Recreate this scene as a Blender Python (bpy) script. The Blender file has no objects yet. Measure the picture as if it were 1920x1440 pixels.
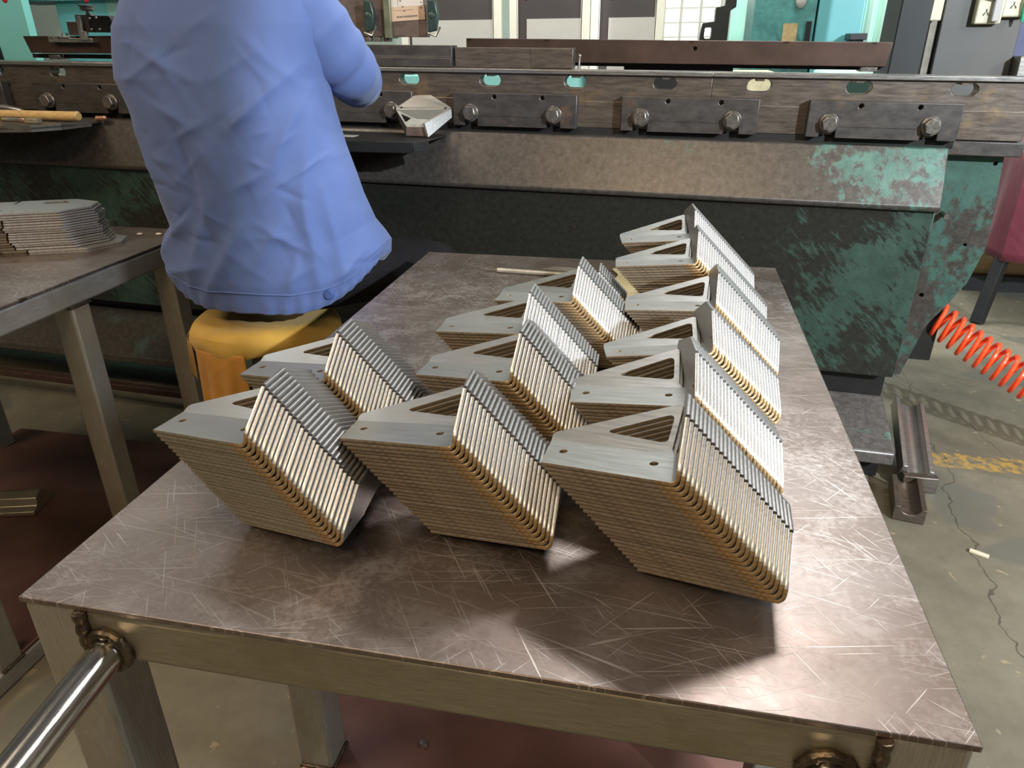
import bpy, bmesh, math, random
import numpy as np
from mathutils import Vector, Matrix
from mathutils.geometry import tessellate_polygon
random.seed(7)
SC = bpy.context.scene
COL = SC.collection
PI = math.pi
V = Vector

# ------------------------------------------------------------------ helpers
def tag(o, label=None, cat=None, group=None, kind=None):
    if label: o['label'] = label
    if cat: o['category'] = cat
    if group: o['group'] = group
    if kind: o['kind'] = kind
    return o

def empty(name, loc=(0, 0, 0), label=None, cat=None, group=None, kind=None, mat=None):
    o = bpy.data.objects.new(name, None); COL.objects.link(o)
    o.empty_display_size = .05
    if mat is not None: o.matrix_world = mat
    else: o.location = loc
    return tag(o, label, cat, group, kind)

class MB:
    """collects shapes, builds ONE mesh object"""
    def __init__(s): s.v = []; s.f = []; s.m = []
    def add(s, vs, fs, m=0):
        k = len(s.v); s.v += [tuple(p) for p in vs]
        for f in fs: s.f.append(tuple(i + k for i in f)); s.m.append(m)
    def box(s, x0, x1, y0, y1, z0, z1, m=0, M=None):
        vs = [V((x, y, z)) for z in (z0, z1) for y in (y0, y1) for x in (x0, x1)]
        if M is not None: vs = [M @ v for v in vs]
        s.add(vs, [(0, 2, 3, 1), (4, 5, 7, 6), (0, 1, 5, 4), (2, 6, 7, 3), (0, 4, 6, 2), (1, 3, 7, 5)], m)
    def prism(s, poly, a, b, axis='y', holes=(), m=0, M=None):
        """poly: 2d points, extruded from a to b along axis"""
        def P(p, t):
            q = {'x': (t, p[0], p[1]), 'y': (p[0], t, p[1]), 'z': (p[0], p[1], t)}[axis]
            return M @ V(q) if M is not None else V(q)
        rings = [list(poly)] + [list(h) for h in holes]
        flat = [p for r in rings for p in r]; n = len(flat)
        tri = tessellate_polygon([[V((p[0], p[1], 0)) for p in r] for r in rings])
        vs = [P(p, a) for p in flat] + [P(p, b) for p in flat]
        fs = []
        for t in tri: fs.append(tuple(t)); fs.append(tuple(i + n for i in reversed(t)))
        k = 0
        for r in rings:
            L = len(r)
            for i in range(L):
                j = (i + 1) % L; fs.append((k + i, k + j, k + j + n, k + i + n))
            k += L
        s.add(vs, fs, m)
    def tube(s, path, r, seg=12, m=0, caps=True, closed=False, sq=None):
        path = [V(p) for p in path]; n = len(path)
        rs = r if isinstance(r, (list, tuple)) else [r] * n
        vs = []; prev = None
        for i, p in enumerate(path):
            a = path[i - 1] if (i > 0 or closed) else p
            b = path[(i + 1) % n] if (i < n - 1 or closed) else p
            t = (b - a).normalized()
            if prev is None:
                up = V((0, 0, 1)) if abs(t.z) < .9 else V((1, 0, 0))
                u = t.cross(up).normalized()
            else:
                u = (prev - t * prev.dot(t)).normalized()
            prev = u; w = t.cross(u)
            for k in range(seg):
                an = 2 * PI * k / seg
                vs.append(p + (u * math.cos(an) + w * math.sin(an) * (sq or 1)) * rs[i])
        fs = []
        N = n if closed else n - 1
        for i in range(N):
            for k in range(seg):
                a = i * seg + k; b = i * seg + (k + 1) % seg
                c = ((i + 1) % n) * seg + (k + 1) % seg; d = ((i + 1) % n) * seg + k
                fs.append((a, b, c, d))
        if caps and not closed:
            fs.append(tuple(reversed(range(seg)))); fs.append(tuple((n - 1) * seg + k for k in range(seg)))
        s.add(vs, fs, m)
    def cyl(s, p0, p1, r0, r1=None, seg=20, m=0):
        s.tube([p0, p1], [r0, r0 if r1 is None else r1], seg, m)
    def lathe(s, c, prof, seg=24, m=0, axis='z'):
        """prof: (r, h) pairs round axis through c"""
        vs = []; n = len(prof)
        for r, h in prof:
            for k in range(seg):
                a = 2 * PI * k / seg; x, y = r * math.cos(a), r * math.sin(a)
                q = {'z': (x, y, h), 'y': (x, h, y), 'x': (h, x, y)}[axis]
                vs.append(V(c) + V(q))
        fs = []
        for i in range(n - 1):
            for k in range(seg):
                fs.append((i * seg + k, i * seg + (k + 1) % seg, (i + 1) * seg + (k + 1) % seg, (i + 1) * seg + k))
        if prof[0][0] > 1e-6: fs.append(tuple(reversed(range(seg))))
        if prof[-1][0] > 1e-6: fs.append(tuple((n - 1) * seg + k for k in range(seg)))
        s.add(vs, fs, m)
    def ball(s, c, r, seg=16, rings=10, m=0, sc=(1, 1, 1)):
        vs = []; fs = []
        for i in range(rings + 1):
            th = PI * i / rings
            for k in range(seg):
                a = 2 * PI * k / seg
                vs.append(V(c) + V((r * sc[0] * math.sin(th) * math.cos(a), r * sc[1] * math.sin(th) * math.sin(a), r * sc[2] * math.cos(th))))
        for i in range(rings):
            for k in range(seg):
                fs.append((i * seg + k, i * seg + (k + 1) % seg, (i + 1) * seg + (k + 1) % seg, (i + 1) * seg + k))
        s.add(vs, fs, m)
    def grid(s, rows, m=0, closed=False):
        n = len(rows[0]); vs = [p for r in rows for p in r]; fs = []
        for i in range(len(rows) - 1):
            for k in range(n if closed else n - 1):
                fs.append((i * n + k, i * n + (k + 1) % n, (i + 1) * n + (k + 1) % n, (i + 1) * n + k))
        s.add(vs, fs, m)
    def mesh(s, name, mats, smooth=True, angle=35):
        me = bpy.data.meshes.new(name)
        me.from_pydata([tuple(p) for p in s.v], [], s.f)
        for p, m in zip(me.polygons, s.m): p.material_index = m
        for m in (mats if isinstance(mats, (list, tuple)) else [mats]): me.materials.append(m)
        bm = bmesh.new(); bm.from_mesh(me)
        bmesh.ops.remove_doubles(bm, verts=bm.verts, dist=1e-6)
        bmesh.ops.recalc_face_normals(bm, faces=bm.faces)
        bm.to_mesh(me); bm.free()
        if smooth:
            me.shade_smooth(); me.set_sharp_from_angle(angle=math.radians(angle))
        me.update()
        return me
    def build(s, name, mats, parent=None, bevel=0, seg=2, sub=0, solid=0, angle=35):
        o = bpy.data.objects.new(name, s.mesh(name, mats, True, angle)); COL.objects.link(o)
        if parent: o.parent = parent
        if solid:
            md = o.modifiers.new('Solidify', 'SOLIDIFY'); md.thickness = solid; md.offset = 0
        if sub:
            md = o.modifiers.new('Subdivision', 'SUBSURF'); md.levels = sub; md.render_levels = sub
        if bevel:
            md = o.modifiers.new('Bevel', 'BEVEL'); md.width = bevel; md.segments = seg
            md.limit_method = 'ANGLE'; md.angle_limit = math.radians(40); md.harden_normals = False
        return o

def round_poly(pts, rad, seg=4):
    """2d polygon with rounded corners; rad: number or list"""
    out = []; n = len(pts)
    for i in range(n):
        p = V(pts[i]).to_2d(); a = V(pts[i - 1]).to_2d(); b = V(pts[(i + 1) % n]).to_2d()
        r = rad[i] if isinstance(rad, (list, tuple)) else rad
        if r <= 0: out.append(tuple(p)); continue
        u = (a - p).normalized(); w = (b - p).normalized()
        ang = u.angle(w); d = min(r / math.tan(ang / 2), (a - p).length * .45, (b - p).length * .45)
        s0 = p + u * d; s1 = p + w * d
        for k in range(seg + 1):
            t = k / seg
            q = s0 * (1 - t) ** 2 + p * 2 * t * (1 - t) + s1 * t * t
            out.append(tuple(q))
    return out

def circle(c, r, n=16):
    return [(c[0] + r * math.cos(2 * PI * k / n), c[1] + r * math.sin(2 * PI * k / n)) for k in range(n)]

# ------------------------------------------------------------------ materials
def new_mat(name):
    m = bpy.data.materials.new(name); m.use_nodes = True
    nt = m.node_tree; b = nt.nodes['Principled BSDF']
    return m, nt, b
def N(nt, t, **kw):
    n = nt.nodes.new(t)
    for k, v in kw.items():
        if k in n.inputs: n.inputs[k].default_value = v
        else: setattr(n, k, v)
    return n
def L(nt, a, b): nt.links.new(a, b)
def coords(nt, scale=(1, 1, 1), rot=(0, 0, 0), loc=(0, 0, 0), which='Object'):
    tc = N(nt, 'ShaderNodeTexCoord'); mp = N(nt, 'ShaderNodeMapping'); src = tc.outputs[which]
    if tuple(rot) != (0, 0, 0):
        m0 = N(nt, 'ShaderNodeMapping'); m0.inputs['Rotation'].default_value = rot; L(nt, src, m0.inputs['Vector']); src = m0.outputs['Vector']
    mp.inputs['Scale'].default_value = scale; mp.inputs['Location'].default_value = loc
    L(nt, src, mp.inputs['Vector']); return mp.outputs['Vector']
def noise(nt, vec, scale, detail=4, rough=.6, dist=0):
    n = N(nt, 'ShaderNodeTexNoise'); n.inputs['Scale'].default_value = scale
    n.inputs['Detail'].default_value = detail; n.inputs['Roughness'].default_value = rough; n.inputs['Distortion'].default_value = dist
    L(nt, vec, n.inputs['Vector']); return n.outputs['Fac']
def ramp(nt, fac, stops):
    r = N(nt, 'ShaderNodeValToRGB'); e = r.color_ramp.elements
    while len(e) > 1: e.remove(e[-1])
    for i, (p, c) in enumerate(stops):
        c = (c, c, c) if isinstance(c, (int, float)) else c
        q = e[0] if i == 0 else e.new(p); q.position = p; q.color = (*c, 1)
    L(nt, fac, r.inputs['Fac']); return r.outputs['Color']
def mix(nt, fac, a, b, mode='MIX'):
    n = N(nt, 'ShaderNodeMix'); n.data_type = 'RGBA'; n.blend_type = mode
    for i, x in ((0, fac), (6, a), (7, b)):
        if isinstance(x, (int, float)): n.inputs[i].default_value = x
        elif isinstance(x, tuple): n.inputs[i].default_value = (*x, 1)
        else: L(nt, x, n.inputs[i])
    return n.outputs[2]
def math_(nt, op, a, b=0, c=0):
    n = N(nt, 'ShaderNodeMath'); n.operation = op
    for i, x in enumerate((a, b, c)):
        if isinstance(x, (int, float)): n.inputs[i].default_value = x
        else: L(nt, x, n.inputs[i])
    return n.outputs[0]
def bump(nt, b, h, strength=.2, dist=.002):
    n = N(nt, 'ShaderNodeBump'); n.inputs['Strength'].default_value = strength; n.inputs['Distance'].default_value = dist
    L(nt, h, n.inputs['Height']); L(nt, n.outputs['Normal'], b.inputs['Normal'])

def plain(name, col, rough=.5, metal=0., var=.25, scale=30, spec=.5, stretch=(1, 1, 1), bmp=0):
    m, nt, b = new_mat(name)
    v = coords(nt, stretch); f = noise(nt, v, scale, 5)
    lo = tuple(c * (1 - var) for c in col); hi = tuple(min(1, c * (1 + var)) for c in col)
    L(nt, ramp(nt, f, [(.3, lo), (.7, hi)]), b.inputs['Base Color'])
    b.inputs['Roughness'].default_value = rough; b.inputs['Metallic'].default_value = metal
    b.inputs['Specular IOR Level'].default_value = spec
    if bmp: bump(nt, b, f, bmp)
    return m
def emit(name, col, s):
    m, nt, b = new_mat(name)
    b.inputs['Base Color'].default_value = (*col, 1); b.inputs['Emission Color'].default_value = (*col, 1)
    b.inputs['Emission Strength'].default_value = s; return m

def brushed(name, col, rough=.4, metal=.8, axis=(1, 30, 30), var=.25, tint=None, scale=14, blotch=(.45, .75)):
    """brushed / mill finish steel, grain along the axis with the small number"""
    m, nt, b = new_mat(name)
    v = coords(nt, axis); f = noise(nt, v, scale, 5, .7)
    v2 = coords(nt); g = noise(nt, v2, 9, 5, .65)
    lo = tuple(c * (1 - var) for c in col); hi = tuple(min(1, c * (1 + var)) for c in col)
    c = ramp(nt, f, [(.3, lo), (.7, hi)])
    if tint: c = mix(nt, ramp(nt, g, [(blotch[0], 0.), (blotch[1], 1.)]), c, tint)
    L(nt, c, b.inputs['Base Color'])
    b.inputs['Metallic'].default_value = metal
    L(nt, ramp(nt, f, [(.2, rough * .8), (.8, rough * 1.25)]), b.inputs['Roughness'])
    bump(nt, b, f, .08, .001)
    return m

def table_steel():
    m, nt, b = new_mat('worn_table_steel')
    v = coords(nt)
    big = noise(nt, v, 3.2, 5, .6, .6); mid = noise(nt, v, 16, 6, .7); fine = noise(nt, v, 120, 4, .7)
    c = ramp(nt, big, [(.3, (.125, .092, .076)), (.5, (.168, .132, .116)), (.7, (.21, .18, .168))])
    # worn shiny speckle where the mill scale has gone
    sp = ramp(nt, math_(nt, 'ADD', math_(nt, 'MULTIPLY', mid, .6), math_(nt, 'MULTIPLY', fine, .45)), [(.50, 0.), (.60, 1.)])
    wear = ramp(nt, noise(nt, v, 2.3, 3, .5), [(.38, .15), (.56, 1.)])
    w2 = math_(nt, 'MULTIPLY', sp, wear)
    c = mix(nt, math_(nt, 'MULTIPLY', w2, .5), c, (.44, .405, .385))
    # scratches
    tot = None
    for a, sx, sy, th, off in ((.30, 7, 520, .74, 0), (-.22, 6, 560, .745, 3), (1.0, 11, 480, .75, 7), (.10, 4.5, 620, .74, 11), (-.9, 13, 500, .755, 17), (.6, 17, 640, .745, 23), (-.45, 9, 600, .75, 31)):
        vv = coords(nt, (sx, sy, 1), (0, 0, a), (off, off * .7, 0))
        s = ramp(nt, noise(nt, vv, 1.0, 1.5, .5, .05), [(th - .06, 0.), (th - .02, 1.)])
        tot = s if tot is None else mix(nt, 1.0, tot, s, 'LIGHTEN')
    pat = ramp(nt, noise(nt, v, 5, 3, .6), [(.35, .15), (.6, 1.)])
    scr = math_(nt, 'MULTIPLY', tot, pat)
    c = mix(nt, math_(nt, 'MULTIPLY', scr, .5), c, (.62, .60, .57))
    # a few rust-orange blotches
    ru = ramp(nt, noise(nt, coords(nt, loc=(4, 2, 0)), 11, 4, .6, .5), [(.70, 0.), (.76, 1.)])
    c = mix(nt, math_(nt, 'MULTIPLY', ru, .5), c, (.30, .12, .035))
    L(nt, c, b.inputs['Base Color'])
    b.inputs['Metallic'].default_value = .72
    r = ramp(nt, mid, [(.3, .33), (.7, .46)])
    r = mix(nt, wear, r, (.40, .40, .40)); L(nt, r, b.inputs['Roughness'])
    h = math_(nt, 'ADD', math_(nt, 'MULTIPLY', mid, .6), math_(nt, 'MULTIPLY', scr, -.5))
    bump(nt, b, h, .16, .002)
    return m

def peeling(name, paint, under, amount=.5, xgrad=None, scale=9, rough=.55, metal=.1, rust=.3, streak=(3.0, 3.0, 1.0), rot=.6, xcen=None):
    """old green paint, rubbed away to dark steel; xgrad = (x0, x1): more paint toward x1"""
    m, nt, b = new_mat(name)
    v = coords(nt); vs = coords(nt, streak, (0, rot, 0))
    f = math_(nt, 'ADD', math_(nt, 'MULTIPLY', noise(nt, v, scale * .22, 4, .6), .55), math_(nt, 'MULTIPLY', noise(nt, vs, scale, 7, .72), .45))
    if xgrad:
        sep = N(nt, 'ShaderNodeSeparateXYZ'); tc = N(nt, 'ShaderNodeTexCoord'); L(nt, tc.outputs['Object'], sep.inputs[0])
        mr = N(nt, 'ShaderNodeMapRange'); mr.inputs[1].default_value = xgrad[0]; mr.inputs[2].default_value = xgrad[1]
        mr.inputs[3].default_value = -.07; mr.inputs[4].default_value = .13
        L(nt, math_(nt, 'ABSOLUTE', math_(nt, 'SUBTRACT', sep.outputs[0], xcen)) if xcen is not None else sep.outputs[0], mr.inputs[0]); f = math_(nt, 'ADD', f, mr.outputs[0])
    th = .5 + (.5 - amount) * .5
    k = ramp(nt, f, [(th - .02, 0.), (th + .03, 1.)])
    fine = noise(nt, v, 60, 5, .7)
    un = ramp(nt, fine, [(.3, tuple(c * .6 for c in under)), (.7, tuple(c * 1.35 for c in under))])
    pa = ramp(nt, noise(nt, v, 22, 5, .7), [(.3, tuple(c * .55 for c in paint)), (.65, paint)])
    c = mix(nt, k, un, pa)
    ru = ramp(nt, noise(nt, vs, scale * 2.1, 6, .8), [(.60, 0.), (.68, 1.)])
    c = mix(nt, math_(nt, 'MULTIPLY', ru, rust), c, (.23, .12, .06))
    L(nt, c, b.inputs['Base Color'])
    b.inputs['Metallic'].default_value = metal
    L(nt, mix(nt, k, (rough * .75,) * 3, (rough,) * 3), b.inputs['Roughness'])
    bump(nt, b, k, .12, .001)
    return m

def concrete():
    m, nt, b = new_mat('stained_concrete')
    v = coords(nt)
    c = ramp(nt, noise(nt, v, 1.6, 6, .6), [(.3, (.095, .086, .062)), (.5, (.155, .138, .098)), (.7, (.215, .192, .135))])
    c = mix(nt, .35, c, ramp(nt, noise(nt, v, 14, 6, .7), [(.3, (.09, .085, .062)), (.7, (.25, .225, .165))]))
    # damp blue-grey patches
    d = ramp(nt, noise(nt, coords(nt, loc=(2.3, 1.15, 0)), 2.1, 3, .5, .4), [(.56, 0.), (.585, 1.)])
    c = mix(nt, math_(nt, 'MULTIPLY', d, .75), c, (.13, .135, .115))
    # light spots
    s = ramp(nt, noise(nt, v, 21, 2, .5, .3), [(.68, 0.), (.71, 1.)])
    c = mix(nt, math_(nt, 'MULTIPLY', s, .5), c, (.42, .32, .19))
    tc = N(nt, 'ShaderNodeTexCoord'); sp = N(nt, 'ShaderNodeSeparateXYZ'); L(nt, tc.outputs['Object'], sp.inputs[0])
    X, Y = sp.outputs[0], sp.outputs[1]
    # cracks wandering away from the worker's table
    for slope, off, wd, sc, ph in ((.10, 1.28, .0022, 3.2, 0), (-.35, 2.35, .002, 2.2, 5)):
        w = math_(nt, 'MULTIPLY', math_(nt, 'SUBTRACT', noise(nt, coords(nt, loc=(ph, 0, 0)), sc, 4, .6), .5), .22)
        dx = math_(nt, 'ABSOLUTE', math_(nt, 'SUBTRACT', X, math_(nt, 'ADD', w, math_(nt, 'ADD', off, math_(nt, 'MULTIPLY', Y, slope)))))
        k = math_(nt, 'LESS_THAN', dx, wd)
        c = mix(nt, math_(nt, 'MULTIPLY', k, .75), c, (.055, .048, .035))
    # worn yellow line on the floor
    wob = math_(nt, 'MULTIPLY', math_(nt, 'SUBTRACT', noise(nt, v, 9, 3), .5), .05)
    dy = math_(nt, 'ABSOLUTE', math_(nt, 'SUBTRACT', math_(nt, 'ADD', Y, wob), 1.80))
    band = math_(nt, 'MULTIPLY', math_(nt, 'LESS_THAN', dy, .045), math_(nt, 'GREATER_THAN', X, 1.40))
    worn = ramp(nt, noise(nt, v, 38, 5, .75), [(.46, 0.), (.54, 1.)])
    c = mix(nt, math_(nt, 'MULTIPLY', math_(nt, 'MULTIPLY', band, worn), .8), c, (.46, .28, .05))
    L(nt, c, b.inputs['Base Color'])
    L(nt, mix(nt, d, (.62,) * 3, (.35,) * 3), b.inputs['Roughness'])
    bump(nt, b, noise(nt, v, 40, 5, .7), .1, .003)
    return m

def cloth(name, col, var=.12, rough=.85, wr=.35, scale=(6, 6, 3)):
    m, nt, b = new_mat(name)
    v = coords(nt)
    f = noise(nt, v, 6, 4)
    L(nt, ramp(nt, f, [(.3, tuple(c * (1 - var) for c in col)), (.7, tuple(c * (1 + var) for c in col))]), b.inputs['Base Color'])
    b.inputs['Roughness'].default_value = rough; b.inputs['Sheen Weight'].default_value = .15
    w = noise(nt, coords(nt, scale, (.4, .5, 0)), 2.2, 2, .45, .35)
    w2 = noise(nt, coords(nt, (1, 1, 1)), 420, 2)
    bump(nt, b, math_(nt, 'ADD', w, math_(nt, 'MULTIPLY', w2, .03)), wr, .03)
    return m

M_TABLE = table_steel()
M_TUBE = brushed('galvanised_tube', (.34, .315, .25), .38, .75, (2, 40, 40), .22, (.26, .225, .15))
M_TUBEV = brushed('galvanised_tube_upright', (.31, .30, .265), .38, .42, (40, 40, 2), .22, (.27, .235, .165))
M_WELD = plain('weld_scale', (.10, .075, .05), .35, .8, .5, 90, bmp=.5)
M_SHELF = plain('red_brown_shelf_plate', (.17, .085, .07), .38, .55, .25, 6)
M_CHROME = brushed('polished_pipe', (.62, .60, .58), .16, 1.0, (40, 2, 2), .08)
M_FACE = brushed('bracket_sheet', (.36, .36, .355), .40, .82, (2, 25, 2), .10, (.34, .32, .295), 9, (.5, .8))
M_TAN = plain('oxide_bounce_tan', (.25, .20, .145), .48, .45, .35, 160, stretch=(1, 4, 1))  # oxide tan with warm bounce light mixed into the colour
M_OLIVE = plain('oxide_bounce_olive', (.26, .24, .18), .45, .5, .28, 160)  # same for the left stacks: olive oxide plus bounce light in the colour
M_HEAT = plain('bend_heat_tan', (.38, .26, .135), .40, .6, .45, 120)
M_SILV = plain('cut_edge_silver', (.70, .71, .72), .36, .7, .22, 220)
M_EGREY = plain('cut_edge_grey', (.21, .205, .205), .42, .7, .22, 150)
M_WIN = plain('window_edge', (.20, .155, .10), .5, .5, .3, 120)
M_DIE = brushed('die_steel', (.16, .135, .115), .38, .75, (2, 14, 14), .3, (.30, .21, .12), 8, (.56, .74))
M_DIE_EDGE = brushed('die_ground_edge', (.42, .41, .39), .3, .9, (2, 20, 20), .2)
M_BLOCK = brushed('blackened_clamp', (.085, .078, .075), .42, .6, (3, 6, 6), .25, (.17, .11, .085), 6, (.6, .72))
M_BOLT = brushed('bolt_steel', (.26, .24, .22), .32, .85, (6, 6, 6), .3)
M_DARK = plain('gap_shade_black', (.012, .011, .011), .6, .2, .3, 20)  # near-black colour stands in for the shade inside the machine's gaps
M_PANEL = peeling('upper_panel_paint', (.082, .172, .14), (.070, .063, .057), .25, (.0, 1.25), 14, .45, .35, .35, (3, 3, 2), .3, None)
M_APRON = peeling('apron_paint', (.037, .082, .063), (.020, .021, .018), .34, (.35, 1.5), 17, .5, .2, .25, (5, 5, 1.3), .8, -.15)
M_SIDE = peeling('side_paint', (.052, .132, .105), (.055, .048, .042), .50, None, 20, .5, .15, .15, (2, 2, 1.5), .3)
M_BASEP = peeling('base_paint', (.16, .36, .29), (.13, .12, .115), .42, None, 8, .45, .3, .15, (1, 3, 1), .2)
M_BEAM = plain('brown_gauge_beam', (.085, .052, .04), .42, .45, .3, 9)
M_TOOL = brushed('punch_steel', (.19, .145, .125), .42, .6, (3, 10, 4), .3, (.12, .085, .075), 6)
M_TEAL = plain('teal_enamel', (.22, .58, .52), .45, 0, .08, 3)
M_TEALB = plain('teal_blue_enamel', (.13, .42, .46), .45, 0, .10, 3)
M_TEALD = peeling('old_teal_cabinet', (.10, .33, .32), (.05, .12, .115), .68, None, 6, .5, 0, .1)
M_MINT = plain('mint_sheet', (.36, .72, .62), .5, 0, .08, 2)
M_MINTL = plain('pale_mint_curtain', (.50, .76, .66), .45, 0, .12, 18, stretch=(6, 6, .3))
M_CREAM = plain('cream_frame', (.72, .70, .62), .45, 0, .04, 6)
M_GLASSD = plain('dark_cabinet_glass', (.075, .06, .062), .12, 0, .15, 2)
M_PALE = plain('pale_grey_board', (.46, .44, .42), .5, 0, .08, 3)
M_COLD = plain('dark_frame_column', (.032, .034, .034), .5, .2, .15, 5)
M_CAB = plain('grey_cabinet', (.10, .096, .09), .5, .1, .14, 3)
M_BOXW = plain('ivory_plastic', (.70, .64, .48), .45, 0, .10, 14)
M_BLACK = plain('black_metal', (.018, .018, .019), .45, .2, .2, 12)
M_RED = cloth('red_cover_cloth', (.13, .010, .026), .1, .7, .25)
M_REDP = plain('red_plastic', (.50, .02, .05), .4)
M_WOOD = plain('pine_board', (.42, .27, .12), .6, 0, .2, 5, stretch=(1, 8, 8))
M_HANDLE = plain('worn_handle_wood', (.62, .42, .19), .42, 0, .25, 22, stretch=(2, 10, 10))
M_COIL = plain('orange_hose', (.93, .085, .02), .32, 0, .06, 8)
M_YEL = plain('yellow_plastic', (.85, .66, .03), .4)
M_DKWOOD = plain('dark_stool_wood', (.10, .06, .045), .5, 0, .3, 12, stretch=(8, 8, 1))
M_SUEDE = cloth('yellow_suede', (.46, .275, .045), .18, .8, .25, (5, 5, 5))
M_SUEDE2 = cloth('ochre_suede', (.42, .19, .025), .2, .8, .3, (5, 5, 5))
M_SHIRT = cloth('blue_work_shirt', (.080, .128, .315), .05, .85, .3, (4, 4, 2.2))
M_BUTTON = plain('blue_button', (.05, .09, .26), .4)
M_TROUS = plain('black_trousers', (.010, .009, .010), .9, 0, .3, 12, spec=.15)
M_SKIN = plain('skin', (.46, .27, .18), .5, 0, .1, 20)
M_HAIR = plain('black_hair', (.015, .013, .012), .5, 0, .3, 40)
M_SHOE = plain('shoe_leather', (.03, .028, .027), .5)
M_PAPER = plain('kraft_label', (.52, .38, .27), .7, 0, .12, 9)
M_PAPERL = plain('pale_label', (.60, .54, .49), .7, 0, .08, 9)
M_INK = plain('label_print', (.12, .10, .09), .7)
M_GLOVE = plain('yellowed_canvas', (.52, .46, .28), .8, 0, .2, 14, bmp=.6)
M_CHIP = plain('pale_chip', (.7, .62, .52), .6)
M_COPPER = plain('copper_tool', (.55, .30, .20), .3, .8)
M_PINK = plain('dull_pink_sheet', (.30, .15, .15), .6)
M_WALL = plain('workshop_wall', (.50, .62, .56), .8, 0, .08, 2)
M_WALLG = plain('grey_plaster', (.42, .42, .40), .85, 0, .08, 2)
M_FLOOR = concrete()
M_SKY = emit('daylight_window', (.95, 1., .98), 2.6)
M_TUBELAMP = emit('lit_lamp_tube', (1, .98, .92), 9)

# ------------------------------------------------------------------ room
fl = MB(); fl.grid([[V((-8, -5, 0)), V((6, -5, 0))], [V((-8, 9, 0)), V((6, 9, 0))]])
tag(fl.build('floor', M_FLOOR), kind='structure')
w = MB(); w.box(-8, 6, 8.0, 8.15, 0, 4.6); tag(w.build('wall_back', M_WALL), kind='structure')
w = MB(); w.box(5.4, 5.55, -5, 8.0, 0, 4.6); tag(w.build('wall_right', M_WALLG), kind='structure')
w = MB(); w.box(-8.15, -8, -5, 8.0, 0, 4.6); tag(w.build('wall_left', M_WALLG), kind='structure')

# ------------------------------------------------------------------ welded work tables
def sq_tube(name, x0, x1, y0, y1, z0, z1, mat, parent, b=.006):
    mb = MB(); mb.box(x0, x1, y0, y1, z0, z1); return mb.build(name, mat, parent, b, 3)
def bead(path, r, parent, name='weld_bead', mat=None):
    mb = MB(); pts = []
    path = [V(p) for p in path]
    for i in range(len(path) - 1):
        n = max(2, int((path[i + 1] - path[i]).length / .0025))
        pts += [path[i].lerp(path[i + 1], k / n) for k in range(n)]
    pts.append(path[-1])
    mb.tube([p + V((random.uniform(-1, 1), random.uniform(-1, 1), random.uniform(-1, 1))) * r * .05 for p in pts],
            [r * (1 + .10 * math.sin(i * 1.1) + random.uniform(-.05, .05)) for i in range(len(pts))], 10)
    return mb.build(name, mat or M_WELD, parent)

T, RH, TOP = .06, .055, .75
wt = empty('work_table', (0, 0, 0), 'welded steel work table with scratched brown plate top carrying the stacked brackets', 'work table')
mb = MB(); mb.box(-.001, .802, -.0015, 1.236, .744, .75)
mb.build('table_top', M_TABLE, wt, .0012, 2)
for x0, y0 in ((0, 0), (.74, 0), (0, 1.17), (.74, 1.17)):
    sq_tube('leg', x0, x0 + T, y0, y0 + T, .045, .744, M_TUBEV, wt)
for x0 in (0, .74): sq_tube('leg', x0, x0 + T, .362, .422, .058, .744 - RH, M_TUBEV, wt)
sq_tube('front_rail', T, .74, .0, .05, .744 - RH, .7435, M_TUBE, wt)
sq_tube('back_rail', T, .74, 1.18, 1.23, .744 - RH, .7435, M_TUBE, wt)
M_TUBEY = brushed('galvanised_side_rail', (.33, .33, .32), .38, .35, (40, 2, 40), .22, (.25, .235, .20))
for x0 in (.005, .745): sq_tube('side_rail', x0, x0 + .05, T, 1.17, .744 - RH, .7435, M_TUBEY, wt)
for x0 in (.005, .745): sq_tube('bottom_rail', x0, x0 + .05, 0, 1.23, 0, .045, M_TUBEY, wt)
mb = MB(); mb.box(.002, .798, .355, 1.23, .046, .058); mb.build('shelf_plate', M_SHELF, wt, .002)
mb = MB(); mb.lathe((.20, .44, .058), [(.009, 0), (.009, .004), (.006, .009), (0, .010)], 12); mb.build('shelf_stud', M_BOLT, wt)
bead([(.0625, -.003, .744), (.0625, -.004, .715), (.064, -.004, .690)], .0055, wt)
bead([(.7385, -.003, .744), (.7385, -.004, .715), (.737, -.004, .690)], .0055, wt)
for z in (.06,):
    bead([(.001, .361, z), (.058, .361, z)], .004, wt); bead([(.061, .365, z), (.061, .42, z)], .004, wt)
bead([(.004, .358, .052), (.020, .356, .050)], .009, wt, 'weld_bead', M_COPPER)
# push handles: polished pipes welded to the front rail
def handle(x, z, dx, dz):
    mb = MB(); a = V((x, 0, z)); d = V((dx, -1, dz)).normalized()
    pts = [a + d * t for t in (.002, .05, .10, .16, .22)]
    e = pts[-1]
    pts += [e + d * .03 + V((0, -.0, -.012)), e + d * .05 + V((0, 0, -.045)), e + d * .055 + V((0, 0, -.11))]
    mb.tube(pts, .0165, 28)
    o = mb.build('push_handle', M_CHROME, wt)
    ring = [a + V((math.cos(t) * .0195, -.003, math.sin(t) * .0195)) for t in [2 * PI * k / 26 for k in range(27)]]
    bead(ring, .0052, wt); 
    mb = MB(); mb.lathe((x, -.0012, z), [(.0, 0), (.033, 0), (.033, .001)], 24, 0, 'y')
    return o
handle(.083, .703, .06, -.06); handle(.705, .700, .06, -.06)

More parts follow.
